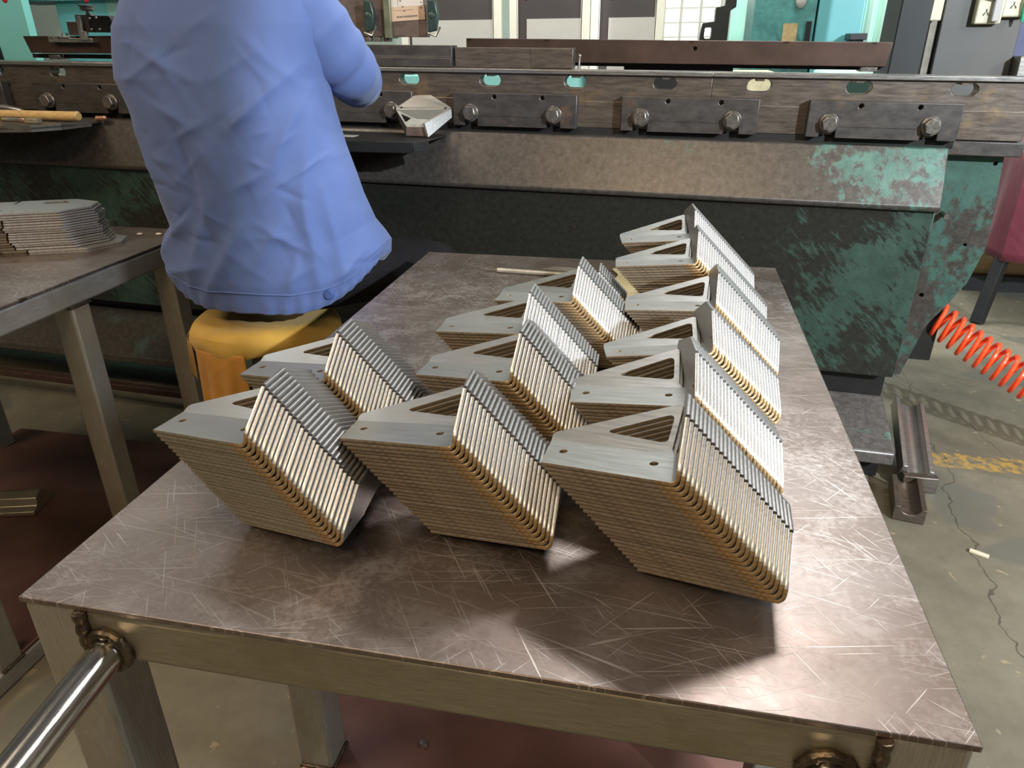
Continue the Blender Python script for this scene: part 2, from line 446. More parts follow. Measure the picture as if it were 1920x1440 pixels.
lt = empty('work_table', (-1.5, .44, 0), 'left steel work table carrying the pile of flat blanks, beside the stool', 'work table')
def lbox(name, x0, x1, y0, y1, z0, z1, mat, b=.006): return sq_tube(name, x0, x1, y0, y1, z0, z1, mat, lt, b)
mb = MB(); mb.box(-.001, .801, -.002, .910, .744, .75); mb.build('table_top', M_TABLE, lt, .0012)
for x0 in (0, .745):
    for y0 in (.0, .420, .765): lbox('leg', x0, x0 + .055, y0, y0 + .055, .045, .692, M_TUBEV)
    lbox('side_rail', x0, x0 + .055, 0, .905, .692, .7435, M_TUBEY)
    lbox('bottom_rail', x0, x0 + .055, -.3, .905, 0, .045, M_TUBEY)
lbox('front_rail', .055, .745, .0, .055, .692, .7435, M_TUBE); lbox('back_rail', .055, .745, .85, .905, .692, .7435, M_TUBE)
mb = MB(); mb.box(.0, .80, .05, .90, .046, .056); mb.build('shelf_plate', M_SHELF, lt, .002)
bead([(.746, .420, .690), (.801, .420, .690), (.803, .475, .690)], .0035, lt)
bead([(.7995, .30, .747), (.8005, .315, .747)], .004, lt)
bead([(.801, .002, .047), (.801, .055, .047)], .004, lt)

# steel profile on the left table's shelf
pr = MB(); Mx = Matrix.Translation((-1.07, .965, .057)) @ Matrix.Rotation(math.radians(16), 4, 'Z')
prof = [(-.05, 0), (.05, 0), (.05, .012), (.030, .018), (.024, .040), (.0, .050), (-.024, .040), (-.030, .018), (-.05, .012)]
pr.prism(prof, -.45, 0, 'x', (), 0, Mx)
o = pr.build('steel_profile', M_TUBE, None, .002)
tag(o, 'ribbed steel profile lying on the lower shelf under the left table', 'steel profile')

# ------------------------------------------------------------------ the bent brackets
mm = .001
def bracket_mesh(name, mats, t=.0036):
    O = V((0, 0, 0)); f = V((-.314, .9494, 0)).normalized(); m = f.cross(V((0, 0, 1))).normalized()
    th = 1.3679; ub = math.cos(th) * m + math.sin(th) * V((0, 0, 1))
    A1 = lambda x, y: V((x, y, 0))
    A1c = lambda fa, mb_: O + f * fa + m * mb_
    B1 = lambda a, b: O + f * a + ub * b
    PL = .0574; r = .0042; dl = r * math.tan(th / 2)
    Acl = V((-.14613, .04817, 0)); P = V((-.01803, .05452, 0))
    u = (P - Acl).normalized(); nn = V((0, 0, 1)).cross(u); wv = math.cos(.3505) * nn + math.sin(.3505) * V((0, 0, 1))
    A2 = lambda a, b: Acl + u * a + wv * b
    Np = B1(.0370, .0469)
    nB = f.cross(ub); nin = nB if nB.x < 0 else -nB
    e = (Np - P).normalized(); q = nin.cross(e)
    if q.dot(O - P) > 0: q = -q
    B2 = lambda a, b: P + e * a + q * b
    Lc = (Np - P).length
    # bend strip rows
    nseg = 9; Fr = []; Kr = []
    cen = lambda fa: O + f * fa - m * dl + V((0, 0, r))  # circle centre line
    for i in range(nseg + 1):
        a = th * i / nseg
        fa = .0011 + (.0030 - .0011) * i / nseg
        off = m * (r * math.sin(a)) - V((0, 0, r * math.cos(a)))
        Fr.append(cen(fa) + off); Kr.append(cen(PL) + off)
    faces = []   # (tri list of points, normal)
    rim = {}
    key = lambda p: (round(p.x, 6), round(p.y, 6), round(p.z, 6))
    pts = {}; order = []; nrm = {}
    def vid(p, n):
        k = key(p)
        if k not in pts: pts[k] = len(order); order.append(p.copy()); nrm[k] = []
        if not any((n - x).length < 1e-3 for x in nrm[k]): nrm[k].append(n)
        return pts[k]
    tris = []
    def face(outline, holes, n, hm=5):
        rings = [[p for p, _ in outline]] + holes
        flat = [p for rr in rings for p in rr]
        ids = [vid(p, n) for p in flat]
        for tr in tessellate_polygon(rings):
            a, b, c = [flat[i] for i in tr]
            tt = [ids[i] for i in tr]
            if len(set(tt)) < 3: continue
            if (b - a).cross(c - a).dot(n) < 0: tt.reverse()
            tris.append(tuple(tt))
        Lo = len(outline)
        for i in range(Lo):
            a = pts[key(outline[i][0])]; b = pts[key(outline[(i + 1) % Lo][0])]
            rim[frozenset((a, b))] = outline[i][1]
        for h in holes:
            for i in range(len(h)):
                rim[frozenset((pts[key(h[i])], pts[key(h[(i + 1) % len(h)])]))] = hm
    up = V((0, 0, 1))
    Afl = V((-.1303, 0, 0))
    h0 = [A1(*p) for p in circle((-.1216, .0281), .0042, 12)]; h1 = [A1(*p) for p in circle((-.0307, .0298), .0042, 12)]
    heat0 = V((-.018, 0, 0))
    face([(Afl, 1), (heat0, 2), (Fr[0], 2), (Kr[0], 0), (Acl, 4)], [h0, h1], up)
    for i in range(nseg):
        n = nin * 0 + (V((0, 0, 1)) * math.cos(th * (i + .5) / nseg) - m * math.sin(th * (i + .5) / nseg))
        a, b, c, d = [vid(p, n) for p in (Fr[i], Fr[i + 1], Kr[i + 1], Kr[i])]
        tris += [(a, b, c), (a, c, d)]
        rim[frozenset((a, b))] = 2
    # A2 with the triangular window
    u2 = lambda p: p
    Klen = (Kr[0] - Acl).dot(u)
    o2 = [(0, 0), (-.0027, .0109), (.1150, .0697), (Klen - .0035, .006), (Klen, 0)]
    rp = round_poly(o2, [0, .006, .005, .002, 0], 4)
    win = round_poly([(.0490, .0196), (.1111, .0540), (.1150, .0125)], [.0035, .006, .005], 4)
    n2 = u.cross(wv).normalized()
    if n2.z < 0: n2 = -n2
    out = [(A2(*p), 5) for p in rp]; out[0] = (Acl, 5)
    kk = key(out[-1][0]); out[-1] = (Kr[0], 0)
    face(out, [[A2(*p) for p in win]], n2)
    # B1
    N1 = B1(.0370 - .0002, .0469 - .0018); nick = Np.lerp(P, .05); N2 = B2(Lc - .0002, .0014)
    heel = B1(.0032, .0100); he2 = B1(.0085, .0160)
    hb = [B1(.0185 + p[0], .0135 + p[1]) for p in circle((0, 0), .0040, 12)]
    face([(Fr[-1], 2), (heel, 3), (he2, 3), (N1, 4), (nick, 0), (Kr[-1], 0)], [hb], nin)
    # B2
    bp = round_poly([(Lc - .0002, .0014), (Lc - .0125, .0392), (Lc * .6 - .0371, .0874), (Lc * .6 - .0371 - .009, .0850), (-.0005, .030)],
                    [0, .003, .002, 0, 0], 3)
    o3 = [(Kr[-1], 0), (nick, 4)]
    for i, p in enumerate(bp):
        o3.append((B2(*p), 4))
    n3 = nin
    face(o3, [], n3)
    # two skins
    nv = len(order); inv = {v: k for k, v in pts.items()}
    verts = [tuple(p) for p in order]
    for i, p in enumerate(order):
        A = np.array([list(n) for n in nrm[inv[i]]]); o = np.linalg.lstsq(A, -t * np.ones(len(A)), rcond=None)[0]
        ln = np.linalg.norm(o)
        if ln > 1.5 * t: o *= 1.5 * t / ln
        verts.append(tuple(p + V(o)))
    F = []; MI = []
    cnt = {}
    for tr in tris:
        F.append(tr); MI.append(0); F.append(tuple(i + nv for i in reversed(tr))); MI.append(0)
        for i in range(3):
            a, b = tr[i], tr[(i + 1) % 3]; cnt.setdefault(frozenset((a, b)), []).append((a, b))
    bd = [(es[0], rim.get(k, 4)) for k, es in cnt.items() if len(es) == 1]
    outd = {}
    for (a, b), _ in bd:
        d = (V(verts[b]) - V(verts[a])).normalized()
        for i in (a, b):
            nn_ = sum(nrm[inv[i]], V((0, 0, 0))).normalized()
            outd[i] = outd.get(i, V((0, 0, 0))) + d.cross(nn_)
    mid = {}
    for i, d in outd.items():
        d = d.normalized() if d.length > 1e-6 else V((0, 0, 0))
        A_, B_ = V(verts[i]), V(verts[i + nv])
        mid[i] = (len(verts), len(verts) + 1)
        verts.append(tuple(A_.lerp(B_, .27) + d * .00045)); verts.append(tuple(A_.lerp(B_, .73) + d * .00045))
    for (a, b), mt_ in bd:
        a1, a2 = mid[a]; b1, b2 = mid[b]
        for q_ in ((b, a, a1, b1), (b1, a1, a2, b2), (b2, a2, a + nv, b + nv)): F.append(q_); MI.append(mt_)
    me = bpy.data.meshes.new(name); me.from_pydata(verts, [], F)
    for p, mi in zip(me.polygons, MI): p.material_index = mi
    for mt in mats: me.materials.append(mt)
    me.shade_smooth()
    bm = bmesh.new(); bm.from_mesh(me)
    for e_ in bm.edges:
        if len(e_.link_faces) != 2: e_.smooth = False; continue
        m0, m1 = [f_.material_index for f_ in e_.link_faces]
        an = e_.calc_face_angle(0)
        e_.smooth = (an < math.radians(12)) if (m0 == 0 and m1 == 0) else (m0 > 0 and m1 > 0 and an < math.radians(60))
    bm.to_mesh(me); bm.free(); me.update()
    return me

BR_L = bracket_mesh('bracket_left', [M_FACE, M_OLIVE, M_HEAT, M_SILV, M_EGREY, M_WIN])
BR_R = bracket_mesh('bracket_right', [M_FACE, M_TAN, M_HEAT, M_SILV, M_EGREY, M_WIN])
STEP = V((-.003202, -.000916, .004259))
POSE = {
 'R1': (26, (-.0702, -.1444, -.3592, .577, .1097, .8694)), 'M1': (25, (-.11, -.1465, -.2488, .3772, .1336, .8692)),
 'L1': (25, (-.0836, -.1182, -.2939, .1827, .107, .8662)), 'R2': (26, (-.0665, -.1312, -.1839, .5949, .2574, .8736)),
 'R3': (23, (-.1454, -.1613, -.1633, .62, .4168, .8662)), 'R4': (25, (-.057, -.1258, -.2733, .6296, .5714, .8686)),
 'R5': (31, (-.0834, -.1327, -.2443, .605, .7187, .8982)), 'R6': (31, (-.0096, -.1219, -.1774, .6059, .8965, .8978)),
 'M2': (25, (-.069, -.1404, -.3275, .3977, .2894, .8674)), 'M3': (25, (-.0952, -.1215, -.2603, .3841, .4316, .8742)),
 'M4': (25, (-.0432, -.1265, -.3148, .4294, .5776, .8658)), 'L2': (25, (-.0583, -.1216, -.2734, .1947, .2543, .8712)),
 'M5': (13, (-.01, -.109, -.27, .449, .718, .815))}
WHERE = {
 'R1': 'the front right stack, nearest the table edge', 'M1': 'the front middle stack', 'L1': 'the front left stack',
 'R2': 'the second right-hand stack from the front', 'R3': 'the third right-hand stack from the front', 'R4': 'the fourth right-hand stack from the front',
 'R5': 'the fifth right-hand stack, next to last', 'R6': 'the rearmost right-hand stack',
 'M2': 'the second middle stack from the front', 'M3': 'the third middle stack from the front', 'M4': 'the fourth middle stack from the front',
 'L2': 'the left stack behind the front left one', 'M5': 'the low rear stack by the canvas scrap'}
GROUP = {k: 'bent brackets of ' + WHERE[k].split(',')[0] for k in WHERE}
def ordinal(n):
    if n % 100 in (11, 12, 13): return f'{n}th'
    return f"{n}{ {1:'st',2:'nd',3:'rd'}.get(n % 10, 'th') }"
def pose_matrix(p):
    r = V(p[:3]); a = r.length
    return Matrix.Translation(V(p[3:])) @ (Matrix.Rotation(a, 4, r.normalized()) if a > 1e-9 else Matrix())
for key_, (n, p) in POSE.items():
    me = BR_L if key_[0] == 'L' else BR_R
    Mw = pose_matrix(p)
    Mb = Mw @ Matrix.Translation(-STEP * (n - 1))
    lo = min((Mb @ v.co).z for v in me.vertices)
    lift = .7503 - lo
    rnd = random.Random(hash(key_) % 1000 if False else sum(map(ord, key_)) * 7)
    for i in range(n):
        j = V((rnd.gauss(0, .00035), rnd.gauss(0, .0005), 0)) if i < n - 1 else V((0, 0, 0))
        along = V((-.0314, .0949, 0)).normalized() * rnd.gauss(0, .0005)
        Mi = Matrix.Translation((0, 0, lift * (1 if abs(lift) < .03 else .0))) @ Mw @ Matrix.Translation(-STEP * i + along)
        o = bpy.data.objects.new('bent_bracket', me); COL.objects.link(o); o.matrix_world = Mi
        if i == 0: lab = 'topmost bent steel bracket of ' + WHERE[key_]
        elif i == n - 1: lab = 'lowest bent steel bracket of ' + WHERE[key_]
        else: lab = f'bent steel bracket, {ordinal(i + 1)} from the top of ' + WHERE[key_]
        tag(o, lab, 'bracket', GROUP[key_])

# ------------------------------------------------------------------ flat blanks on the left table
def blank_mesh():
    mb = MB()
    out = [(-.165, -.02), (-.10, -.075), (-.052, -.075), (-.052, -.040), (-.046, -.040), (-.046, -.080), (.085, -.080), (.150, -.030), (.150, .030),
           (.085, .080), (-.046, .080), (-.046, .040), (-.052, .040), (-.052, .075), (-.10, .075), (-.165, .02)]
    holes = [round_poly([(.02, .03), (.085, .03), (.06, .062), (.02, .062)], .004), circle((.125, 0), .005), circle((-.02, -.055), .005), circle((-.13, 0), .005)]
    mb.prism(out, 0, .0045, 'z', holes)
    return mb.mesh('flat_blank', [M_FACE])
bl = blank_mesh(); bl.materials.clear(); bl.materials.append(M_FACE)
m2 = []
bl.materials.append(M_SILV); bl.materials.append(M_TAN)
for p in bl.polygons:
    if abs(p.normal.z) < .5: p.material_index = 1 if p.normal.x > -.2 and p.normal.y < .3 and p.center.x > -.045 else 2
rb = random.Random(3); nb = 17
for i in range(nb):
    o = bpy.data.objects.new('flat_blank', bl); COL.objects.link(o)
    dx, dy = rb.gauss(0, .0022), rb.gauss(0, .0022); r = math.radians(24 + rb.gauss(0, 1.0))
    if i < 2: dx += .030; dy += .004
    lean = -.0012 * i
    o.matrix_world = Matrix.Translation((-.972 + dx + lean, 1.125 + dy, .7502 + i * .0059)) @ Matrix.Rotation(r, 4, 'Z')
    k = nb - i
    lab = 'topmost flat steel blank on the pile on the left table' if i == nb - 1 else ('lowest flat steel blank in the pile on the left table, slid out' if i == 0 else f'flat steel blank, {ordinal(k)} from the top of the pile on the left table')
    tag(o, lab, 'sheet metal blank', 'flat blanks piled on the left table')
for i, (x, y, nm) in enumerate(((-.82, 1.27, 'left'), (-.769, 1.279, 'right'))):
    mb = MB(); mb.ball((0, 0, .0028), .009, 8, 5, 0, (1, .7, .3)); o = mb.build('metal_chip', M_CHIP); o.location = (x, y, .7502)
    tag(o, f'small pale chip near the far edge of the left table, {nm} one of two', 'chip', 'pale chips on the left table')

# ------------------------------------------------------------------ things lying on the main table
mb = MB(); d = V((1, -.062, 0)).normalized(); a = V((.166, 1.094, .756))
mb.tube([a, a + d * .034], [.0012, .0022], 8)
o1 = empty('scriber', (0, 0, 0), 'long grey pencil-shaped scriber lying across the rear of the table', 'scriber')
mb.build('needle', M_BOLT, o1)
mb = MB(); mb.tube([a + d * .034, a + d * .037, a + d * .25], [.003, .0052, .0052], 14); mb.build('barrel', plain('scriber_grey', (.36, .34, .29), .4, .5), o1)
mb = MB(); Mx = Matrix.Translation((.345, 1.122, .7503)) @ Matrix.Rotation(-.06, 4, 'Z')
mb.prism(round_poly([(-.05, -.012), (.045, -.014), (.045, .014), (-.02, .014)], .004), 0, .007, 'z', (), 0, Mx)
o2 = empty('putty_knife', (0, 0, 0), 'flat grey blade with a brass end lying behind the scriber', 'hand tool')
mb.build('blade', plain('grey_blade', (.28, .265, .235), .45, .5), o2, .001)
mb = MB(); mb.cyl((.392, 1.119, .758), (.404, 1.118, .758), .0065, None, 12); mb.build('end_cap', M_COPPER, o2)
# canvas scrap between the stacks
rows = []
rg = random.Random(5)
for i in range(13):
    r = []
    for j in range(11):
        x = .455 + .085 * j / 10; y = .955 + .205 * i / 12
        x += .012 * math.sin(i * .9); r.append(V((x + rg.gauss(0, .002), y + rg.gauss(0, .002), .7515 + .006 * abs(math.sin(i * 1.3 + j * .9)) * (.4 + .6 * rg.random()))))
    rows.append(r)
mb = MB(); mb.grid(rows); o = mb.build('canvas_scrap', M_GLOVE, None, 0, 2, 1, .0015)
tag(o, 'crumpled yellowish canvas scrap on the table between the rear stacks', 'cloth')

# ------------------------------------------------------------------ press brake
psi, rho = math.radians(-2.1), math.radians(.9)
BRK = Matrix.Translation((.07, 1.9, 1.0)) @ Matrix.Rotation(psi, 4, 'Z') @ Matrix.Rotation(rho, 4, 'Y')
pb = empty('press_brake', mat=BRK, label='large worn green press brake with bolted lower die clamps across the back', cat='press brake')
XL, XR = -2.6, 1.22
# sloped upper panel + apron (one welded front plate each)
mb = MB()
mb.prism([(-.045, -.040), (-.105, -.188), (-.100, -.200), (.02, -.200), (.02, -.040)], XL, XR, 'x')
mb.build('upper_panel', M_PANEL, pb, .004, 2)
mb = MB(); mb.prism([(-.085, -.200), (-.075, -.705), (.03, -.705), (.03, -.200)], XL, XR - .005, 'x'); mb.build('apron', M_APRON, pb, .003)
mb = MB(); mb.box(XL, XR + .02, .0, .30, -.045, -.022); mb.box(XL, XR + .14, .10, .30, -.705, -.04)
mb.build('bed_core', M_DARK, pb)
side = [(1.225, -.03), (1.395, -.03), (1.40, -.058), (1.388, -.062), (1.393, -.118), (1.403, -.222), (1.407, -.33), (1.385, -.429), (1.343, -.508), (1.306, -.572), (1.268, -.74), (1.215, -.74)]
holes = [circle((1.372, -.085), .006, 12), circle((1.352, -.315), .005, 12), circle((1.272, -.475), .007, 12)]
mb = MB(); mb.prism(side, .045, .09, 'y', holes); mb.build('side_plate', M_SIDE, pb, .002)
mb = MB(); mb.cyl((1.272, .045, -.228), (1.274, .010, -.231), .008, None, 12); mb.build('stud', M_BOLT, pb)
mb = MB(); mb.box(XR, 1.415, -.0, .12, -.062, -.024); mb.build('end_ledge', M_BLOCK, pb, .003)
# base and lower panel
mb = MB(); mb.prism([(-.02, -.705), (.06, -.705), (.06, -.99), (-.02, -.99)], XL, 1.21, 'x'); mb.build('recess_shade_block', M_DARK, pb)  # solid block, shade under the apron put into its dark colour
mb = MB(); mb.prism([(-.03, -.745), (-.22, -.86), (-.225, -.885), (-.205, -.885), (-.03, -.79)], XL, .2, 'x'); mb.build('lower_panel', peeling('lower_panel_paint', (.10, .16, .13), (.07, .062, .052), .45, None, 4, .4, .25, .1, (1, 1, 1)), pb, .004)
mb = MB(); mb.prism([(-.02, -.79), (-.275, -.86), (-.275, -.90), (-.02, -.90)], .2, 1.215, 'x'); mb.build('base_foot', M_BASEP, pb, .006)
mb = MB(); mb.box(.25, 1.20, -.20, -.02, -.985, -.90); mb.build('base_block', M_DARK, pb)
mb = MB(); mb.box(XL, .2, -.30, -.27, -.965, -.94); mb.build('floor_rail', plain('oily_rail', (.10, .06, .05), .35, .5), pb, .003)
# carrier bar behind the clamps
mb = MB(); mb.box(XL, 1.405, .004, .060, -.022, .054); mb.build('die_carrier', M_DIE, pb, .002)
# clamp blocks with two bolts each
Pp = .516
for i in range(-1, 6):
    xb = -1.672 + Pp * i
    x0, x1 = xb - .057, xb + .328
    mb = MB()
    sl = []
    for bx in (xb, xb + .258):
        sl.append(bx)
    out = [(x0, -.024), (sl[0] - .020, -.024), (sl[0] - .020, .004), (sl[0] + .020, .004), (sl[0] + .020, -.024), (sl[1] - .020, -.024), (sl[1] - .020, .004), (sl[1] + .020, .004), (sl[1] + .020, -.024), (x1, -.024), (x1, .072), (x0, .072)]
    mb.prism(out, -.030, .004, 'y', [circle((sl[0] + .075, .060), .006, 12), circle((sl[1] - .035, .060), .006, 12)])
    cb = mb.build('clamp_block', M_BLOCK, pb, .0025)
    for bx in sl:
        b = MB()
        b.lathe((bx, -.030, .014), [(.0265, 0), (.0265, -.004), (.024, -.006)], 28, 0, 'y')
        hexa = [(bx + .0215 * math.cos(a), .014 + .0215 * math.sin(a)) for a in [PI / 6 + .25 + k * PI / 3 for k in range(6)]]
        b.prism(hexa, -.024 - .012, -.030 - .022, 'y')
        b.build('bolt', M_BOLT, cb, .002)
# lower die rail: three ground segments with slotted windows
cuts = [XL, -1.345, .585, 1.415]
for a, b_ in zip(cuts[:-1], cuts[1:]):
    slots = []
    x = -.334 - .262 * 8
    while x < 1.5:
        if a + .05 < x < b_ - .05:
            st = [(x - .033 + .0165, .1215 - .033), (x + .033 - .0165, .1215 - .033)]
            ps = []
            for k in range(9):
                t = -PI / 2 + PI * k / 8; ps.append((x + .0165 + .0165 * math.cos(t), .105 + .0165 * math.sin(t)))
            ps += [(x + .012, .1215), (x + .012, .116), (x - .012, .116), (x - .012, .1215)]
            for k in range(9):
                t = PI / 2 + PI * k / 8; ps.append((x - .0165 + .0165 * math.cos(t), .105 + .0165 * math.sin(t)))
            slots.append(ps)
        x += .262
    mb = MB()
    mb.prism([(a + .0002, .052), (b_ - .0002, .052), (b_ - .0002, .128), (a + .0002, .128)], .010, .055, 'y', slots)
    seg = mb.build('die_segment', M_DIE, pb, .0015)
    mb = MB(); mb.prism([(-.002, .126), (.067, .126), (.067, .137), (.050, .139), (.035, .132), (.020, .139), (-.002, .137)], a + .0002, b_ - .0002, 'x')
    mb.build('vee_lip', M_DIE_EDGE, seg, .001)
# ram above the picture and the red punch clamps hanging from it
mb = MB(); mb.box(-2.5, 1.35, .03, .16, .40, 1.05); mb.build('ram', M_TEALD, pb, .006)
for x in (-1.80, -1.47, .035, .285, .72, .985, 1.22):
    mb = MB(); mb.lathe((x, .02, .0), [(.0, .318), (.007, .322), (.012, .345), (.017, .40), (.017, .46)], 14); mb.build('clamp_tip', M_REDP, pb)
# punch held by the ram
mb = MB(); mb.box(-.66, -.405, .050, .085, .222, .50); mb.box(-.395, -.285, .050, .085, .222, .50)
for k in range(8): mb.box(-.655 + .032 * k, -.655 + .032 * k + .020, .052, .082, .2085, .222)
mb.build('punch', M_TOOL, pb, .002)
mb = MB(); mb.box(-.418, -.395, .035, .095, .218, .42); mb.build('punch_clamp', plain('olive_steel', (.28, .30, .20), .35, .7), pb, .002)
# main column on the right and rear links
mb = MB(); mb.box(1.165, 1.262, .62, .86, -.98, 1.25); mb.build('frame_column', M_COLD, pb, .004)

# back gauge behind the die
bg = empty('back_gauge', mat=BRK @ Matrix.Translation((0, .30, 0)), label='long brown back gauge beam running behind the lower die', cat='back gauge')
mb = MB(); mb.prism([(-.235, .150), (1.092, .150), (1.098, .218), (-.235, .221)], .0, .03, 'y', [circle((.522, .196), .006, 12)]); mb.box(.50, .545, .026, .031, .185, .207); mb.build('beam', M_BEAM, bg, .002)
mb = MB(); mb.prism([(-2.045, .218), (-1.40, .222), (-1.40, .160), (-2.025, .158)], .0, .03, 'y'); mb.build('beam', M_BEAM, bg, .002)
for x in (-1.95, 1.02):
    mb = MB(); mb.box(x, x + .05, .005, .06, .136, .152); mb.build('beam_bracket', M_BOLT, bg, .002)
mb = MB(); mb.box(-2.05, 1.10, .03, .07, .14, .155); mb.build('guide_bar', M_BLACK, bg)
fg = empty('gauge_finger', mat=BRK @ Matrix.Translation((0, .27, 0)), label='back gauge stop with knurled knob on the left part of the beam', cat='gauge stop')
mb = MB(); mb.prism([(-1.90, .197), (-1.70, .197), (-1.70, .212), (-1.80, .212), (-1.80, .218), (-1.90, .218)], 0, .03, 'y', [circle((-1.885, .208), .0035, 8), circle((-1.852, .208), .0035, 8)]); mb.build('slide_bar', plain('nickel_bar', (.42, .40, .36), .35, .8), fg, .001)
mb = MB(); mb.box(-1.80, -1.745, .0, .04, .222, .268); mb.box(-1.775, -1.70, .02, .05, .232, .292); mb.build('stop_block', M_TOOL, fg, .002)
mb = MB(); mb.prism([(-1.745, .205), (-1.715, .205), (-1.715, .235), (-1.730, .235), (-1.725, .285), (-1.745, .285)], -.01, .0, 'y'); mb.build('finger', plain('bright_finger', (.5, .49, .45), .35, .8), fg, .001)
mb = MB(); mb.cyl((-1.712, .02, .292), (-1.712, .02, .306), .007, None, 12); mb.lathe((-1.712, .02, 0), [(.020, .304), (.024, .308), (.024, .318), (.030, .319), (.030, .323), (.012, .325)], 20); mb.build('knob', M_BOLT, fg)
mb = MB(); mb.prism(round_poly([(-1.70, .232), (-1.60, .232), (-1.60, .288), (-1.70, .288)], .018), .0, .06, 'y'); hs = mb.build('housing', M_BLACK, fg, .004)
for x, z in ((-1.69, .242), (-1.655, .242), (-1.69, .278), (-1.66, .280)):
    b = MB(); b.ball((x, -.002, z), .005, 10, 6); b.build('screw', M_DIE_EDGE, hs)
for x in (-1.842, -1.822):
    b = MB(); b.cyl((x, .015, .218), (x, .015, .230), .005, None, 10); b.build('screw', M_DIE_EDGE, fg)

# short die blocks standing on the rail
mb = MB(); mb.box(-.188, .177, .028, .075, .1395, .195); mb.box(.050, .177, .026, .028, .141, .193)
o = mb.build('die_block', M_DIE, None, .002); o.matrix_world = BRK
tag(o, 'rust-brown steel die block standing on the lower die beside the kraft label', 'die block')
mb = MB(); mb.prism([(.01, .1395), (.09, .1395), (.09, .165), (.075, .170), (.075, .200), (.02, .200), (.02, .168), (.01, .165)], -.75, -.195, 'x')
o = mb.build('vee_die', M_BLOCK, None, .0015); o.matrix_world = BRK
tag(o, 'long black two-step die under the punch in front of the worker', 'die')
mb = MB(); mb.cyl((.196, .03, .139), (.197, .03, .173), .004, .003, 10); mb.ball((.197, .03, .175), .0055, 10, 6)
o = mb.build('pin', M_DIE_EDGE); o.matrix_world = BRK; tag(o, 'small bright pin standing beside the rust-brown die block', 'pin')
for x, nm in ((-.455, 'left'), (-.250, 'right')):
    kb = empty('clamp_plate', mat=BRK @ Matrix.Translation((x, .0, .285)), label=f'dark round clamp lever on the {nm} side of the kraft label', cat='clamp', group='clamp levers beside the kraft label')
    b = MB(); b.lathe((.0, .02, -.005), [(.020, -.012), (.023, 0), (.020, .012)], 20, 0, 'x'); 
    b.add([V((-.012, .0, .04)), V((.012, .0, .034)), V((.02, .0, 0)), V((.012, .0, -.045)), V((-.012, .0, -.05)), V((-.012, .02, .04)), V((.012, .02, .034)), V((.02, .02, 0)), V((.012, .02, -.045)), V((-.012, .02, -.05))],
          [(0, 1, 2, 3, 4), (9, 8, 7, 6, 5), (0, 5, 6, 1), (1, 6, 7, 2), (2, 7, 8, 3), (3, 8, 9, 4), (4, 9, 5, 0)])
    b.build('lever', plain('black_green_lever', (.04, .065, .058), .35, .4), kb, .003)
    b = MB(); b.tube([V((-.012, -.003, -.052)), V((.013, -.003, -.06)), V((.028, -.003, -.035))], .0035, 8); b.build('lever_edge', M_DIE_EDGE, kb)
lb = empty('paper_label', mat=BRK @ Matrix.Translation((-.345, .0488, .301)) @ Matrix.Rotation(-.06, 4, 'Y'), label='kraft paper label with faint print hanging on the punch', cat='label')
mb = MB(); mb.box(-.053, .056, -.001, 0, -.033, .006); mb.build('lower_half', M_PAPER, lb)
mb = MB(); mb.box(-.053, .054, -.001, 0, .006, .034); mb.build('upper_half', M_PAPERL, lb)
mb = MB()
rg = random.Random(2)
x = -.036
while x < .030:
    wd = rg.uniform(.003, .007); mb.box(x, x + wd, -.0014, -.001, -.024, -.0195); x += wd + .0016
for (x, z) in ((-.022, .02), (-.016, .004), (.044, .026), (.045, .012), (.044, -.002), (-.012, -.008)): mb.box(x, x + .006, -.0014, -.001, z, z + .003)
mb.box(-.028, -.027, -.0014, -.001, .008, .026); mb.box(-.040, .020, -.0014, -.001, -.0045, -.0037)
mb.build('print', M_INK, lb)

# trays bolted under the clamps
mb = MB()
ys = [(.0, -.047), (-.27, -.050), (-.285, -.062), (-.280, -.066)]
poly = [(-.66, .0), (-.66, -.30), (-.23, -.255), (-.205, -.20), (-.195, -.03), (-.21, .0)]
mb.prism([(p[0], p[1]) for p in poly], -.056, -.050, 'z'); mb.prism([(-.66, -.302), (-.23, -.257), (-.228, -.253), (-.66, -.298)], -.082, -.050, 'z')
mb.prism([(-.232, -.256), (-.205, -.202), (-.199, -.204), (-.226, -.260)], -.078, -.050, 'z')
tr = mb.build('tool_tray', M_BLACK, None, .002); tr.matrix_world = BRK
tag(tr, 'dark bent sheet tray under the clamps holding the finished bracket', 'tray')
mb = MB(); mb.box(-.64, -.44, -.20, -.16, -.0498, -.0485)
o = mb.build('paper_strip', M_PALE); o.matrix_world = BRK; tag(o, 'thin pale strip lying on the dark tray beside the worker', 'strip')
poly = [(-2.1, .0), (-2.1, -.33), (-1.75, -.355), (-1.60, -.345), (-1.50, -.30), (-1.46, -.22), (-1.45, -.10), (-1.46, 0)]
mb = MB(); mb.prism(poly, -.052, -.046, 'z')
for i in range(1, 6):
    a, b_ = V((*poly[i], 0)), V((*poly[i + 1], 0)); nrm = V((-(b_ - a).y, (b_ - a).x, 0)).normalized() * .003
    mb.prism([(a.x, a.y), (b_.x, b_.y), ((b_ + nrm).x, (b_ + nrm).y), ((a + nrm).x, (a + nrm).y)], -.060, -.040, 'z')
tr = mb.build('tool_tray', plain('grey_tray', (.20, .19, .175), .35, .7), None, .002); tr.matrix_world = BRK
tag(tr, 'round-cornered grey tray with hammer and tools at far left', 'tray')
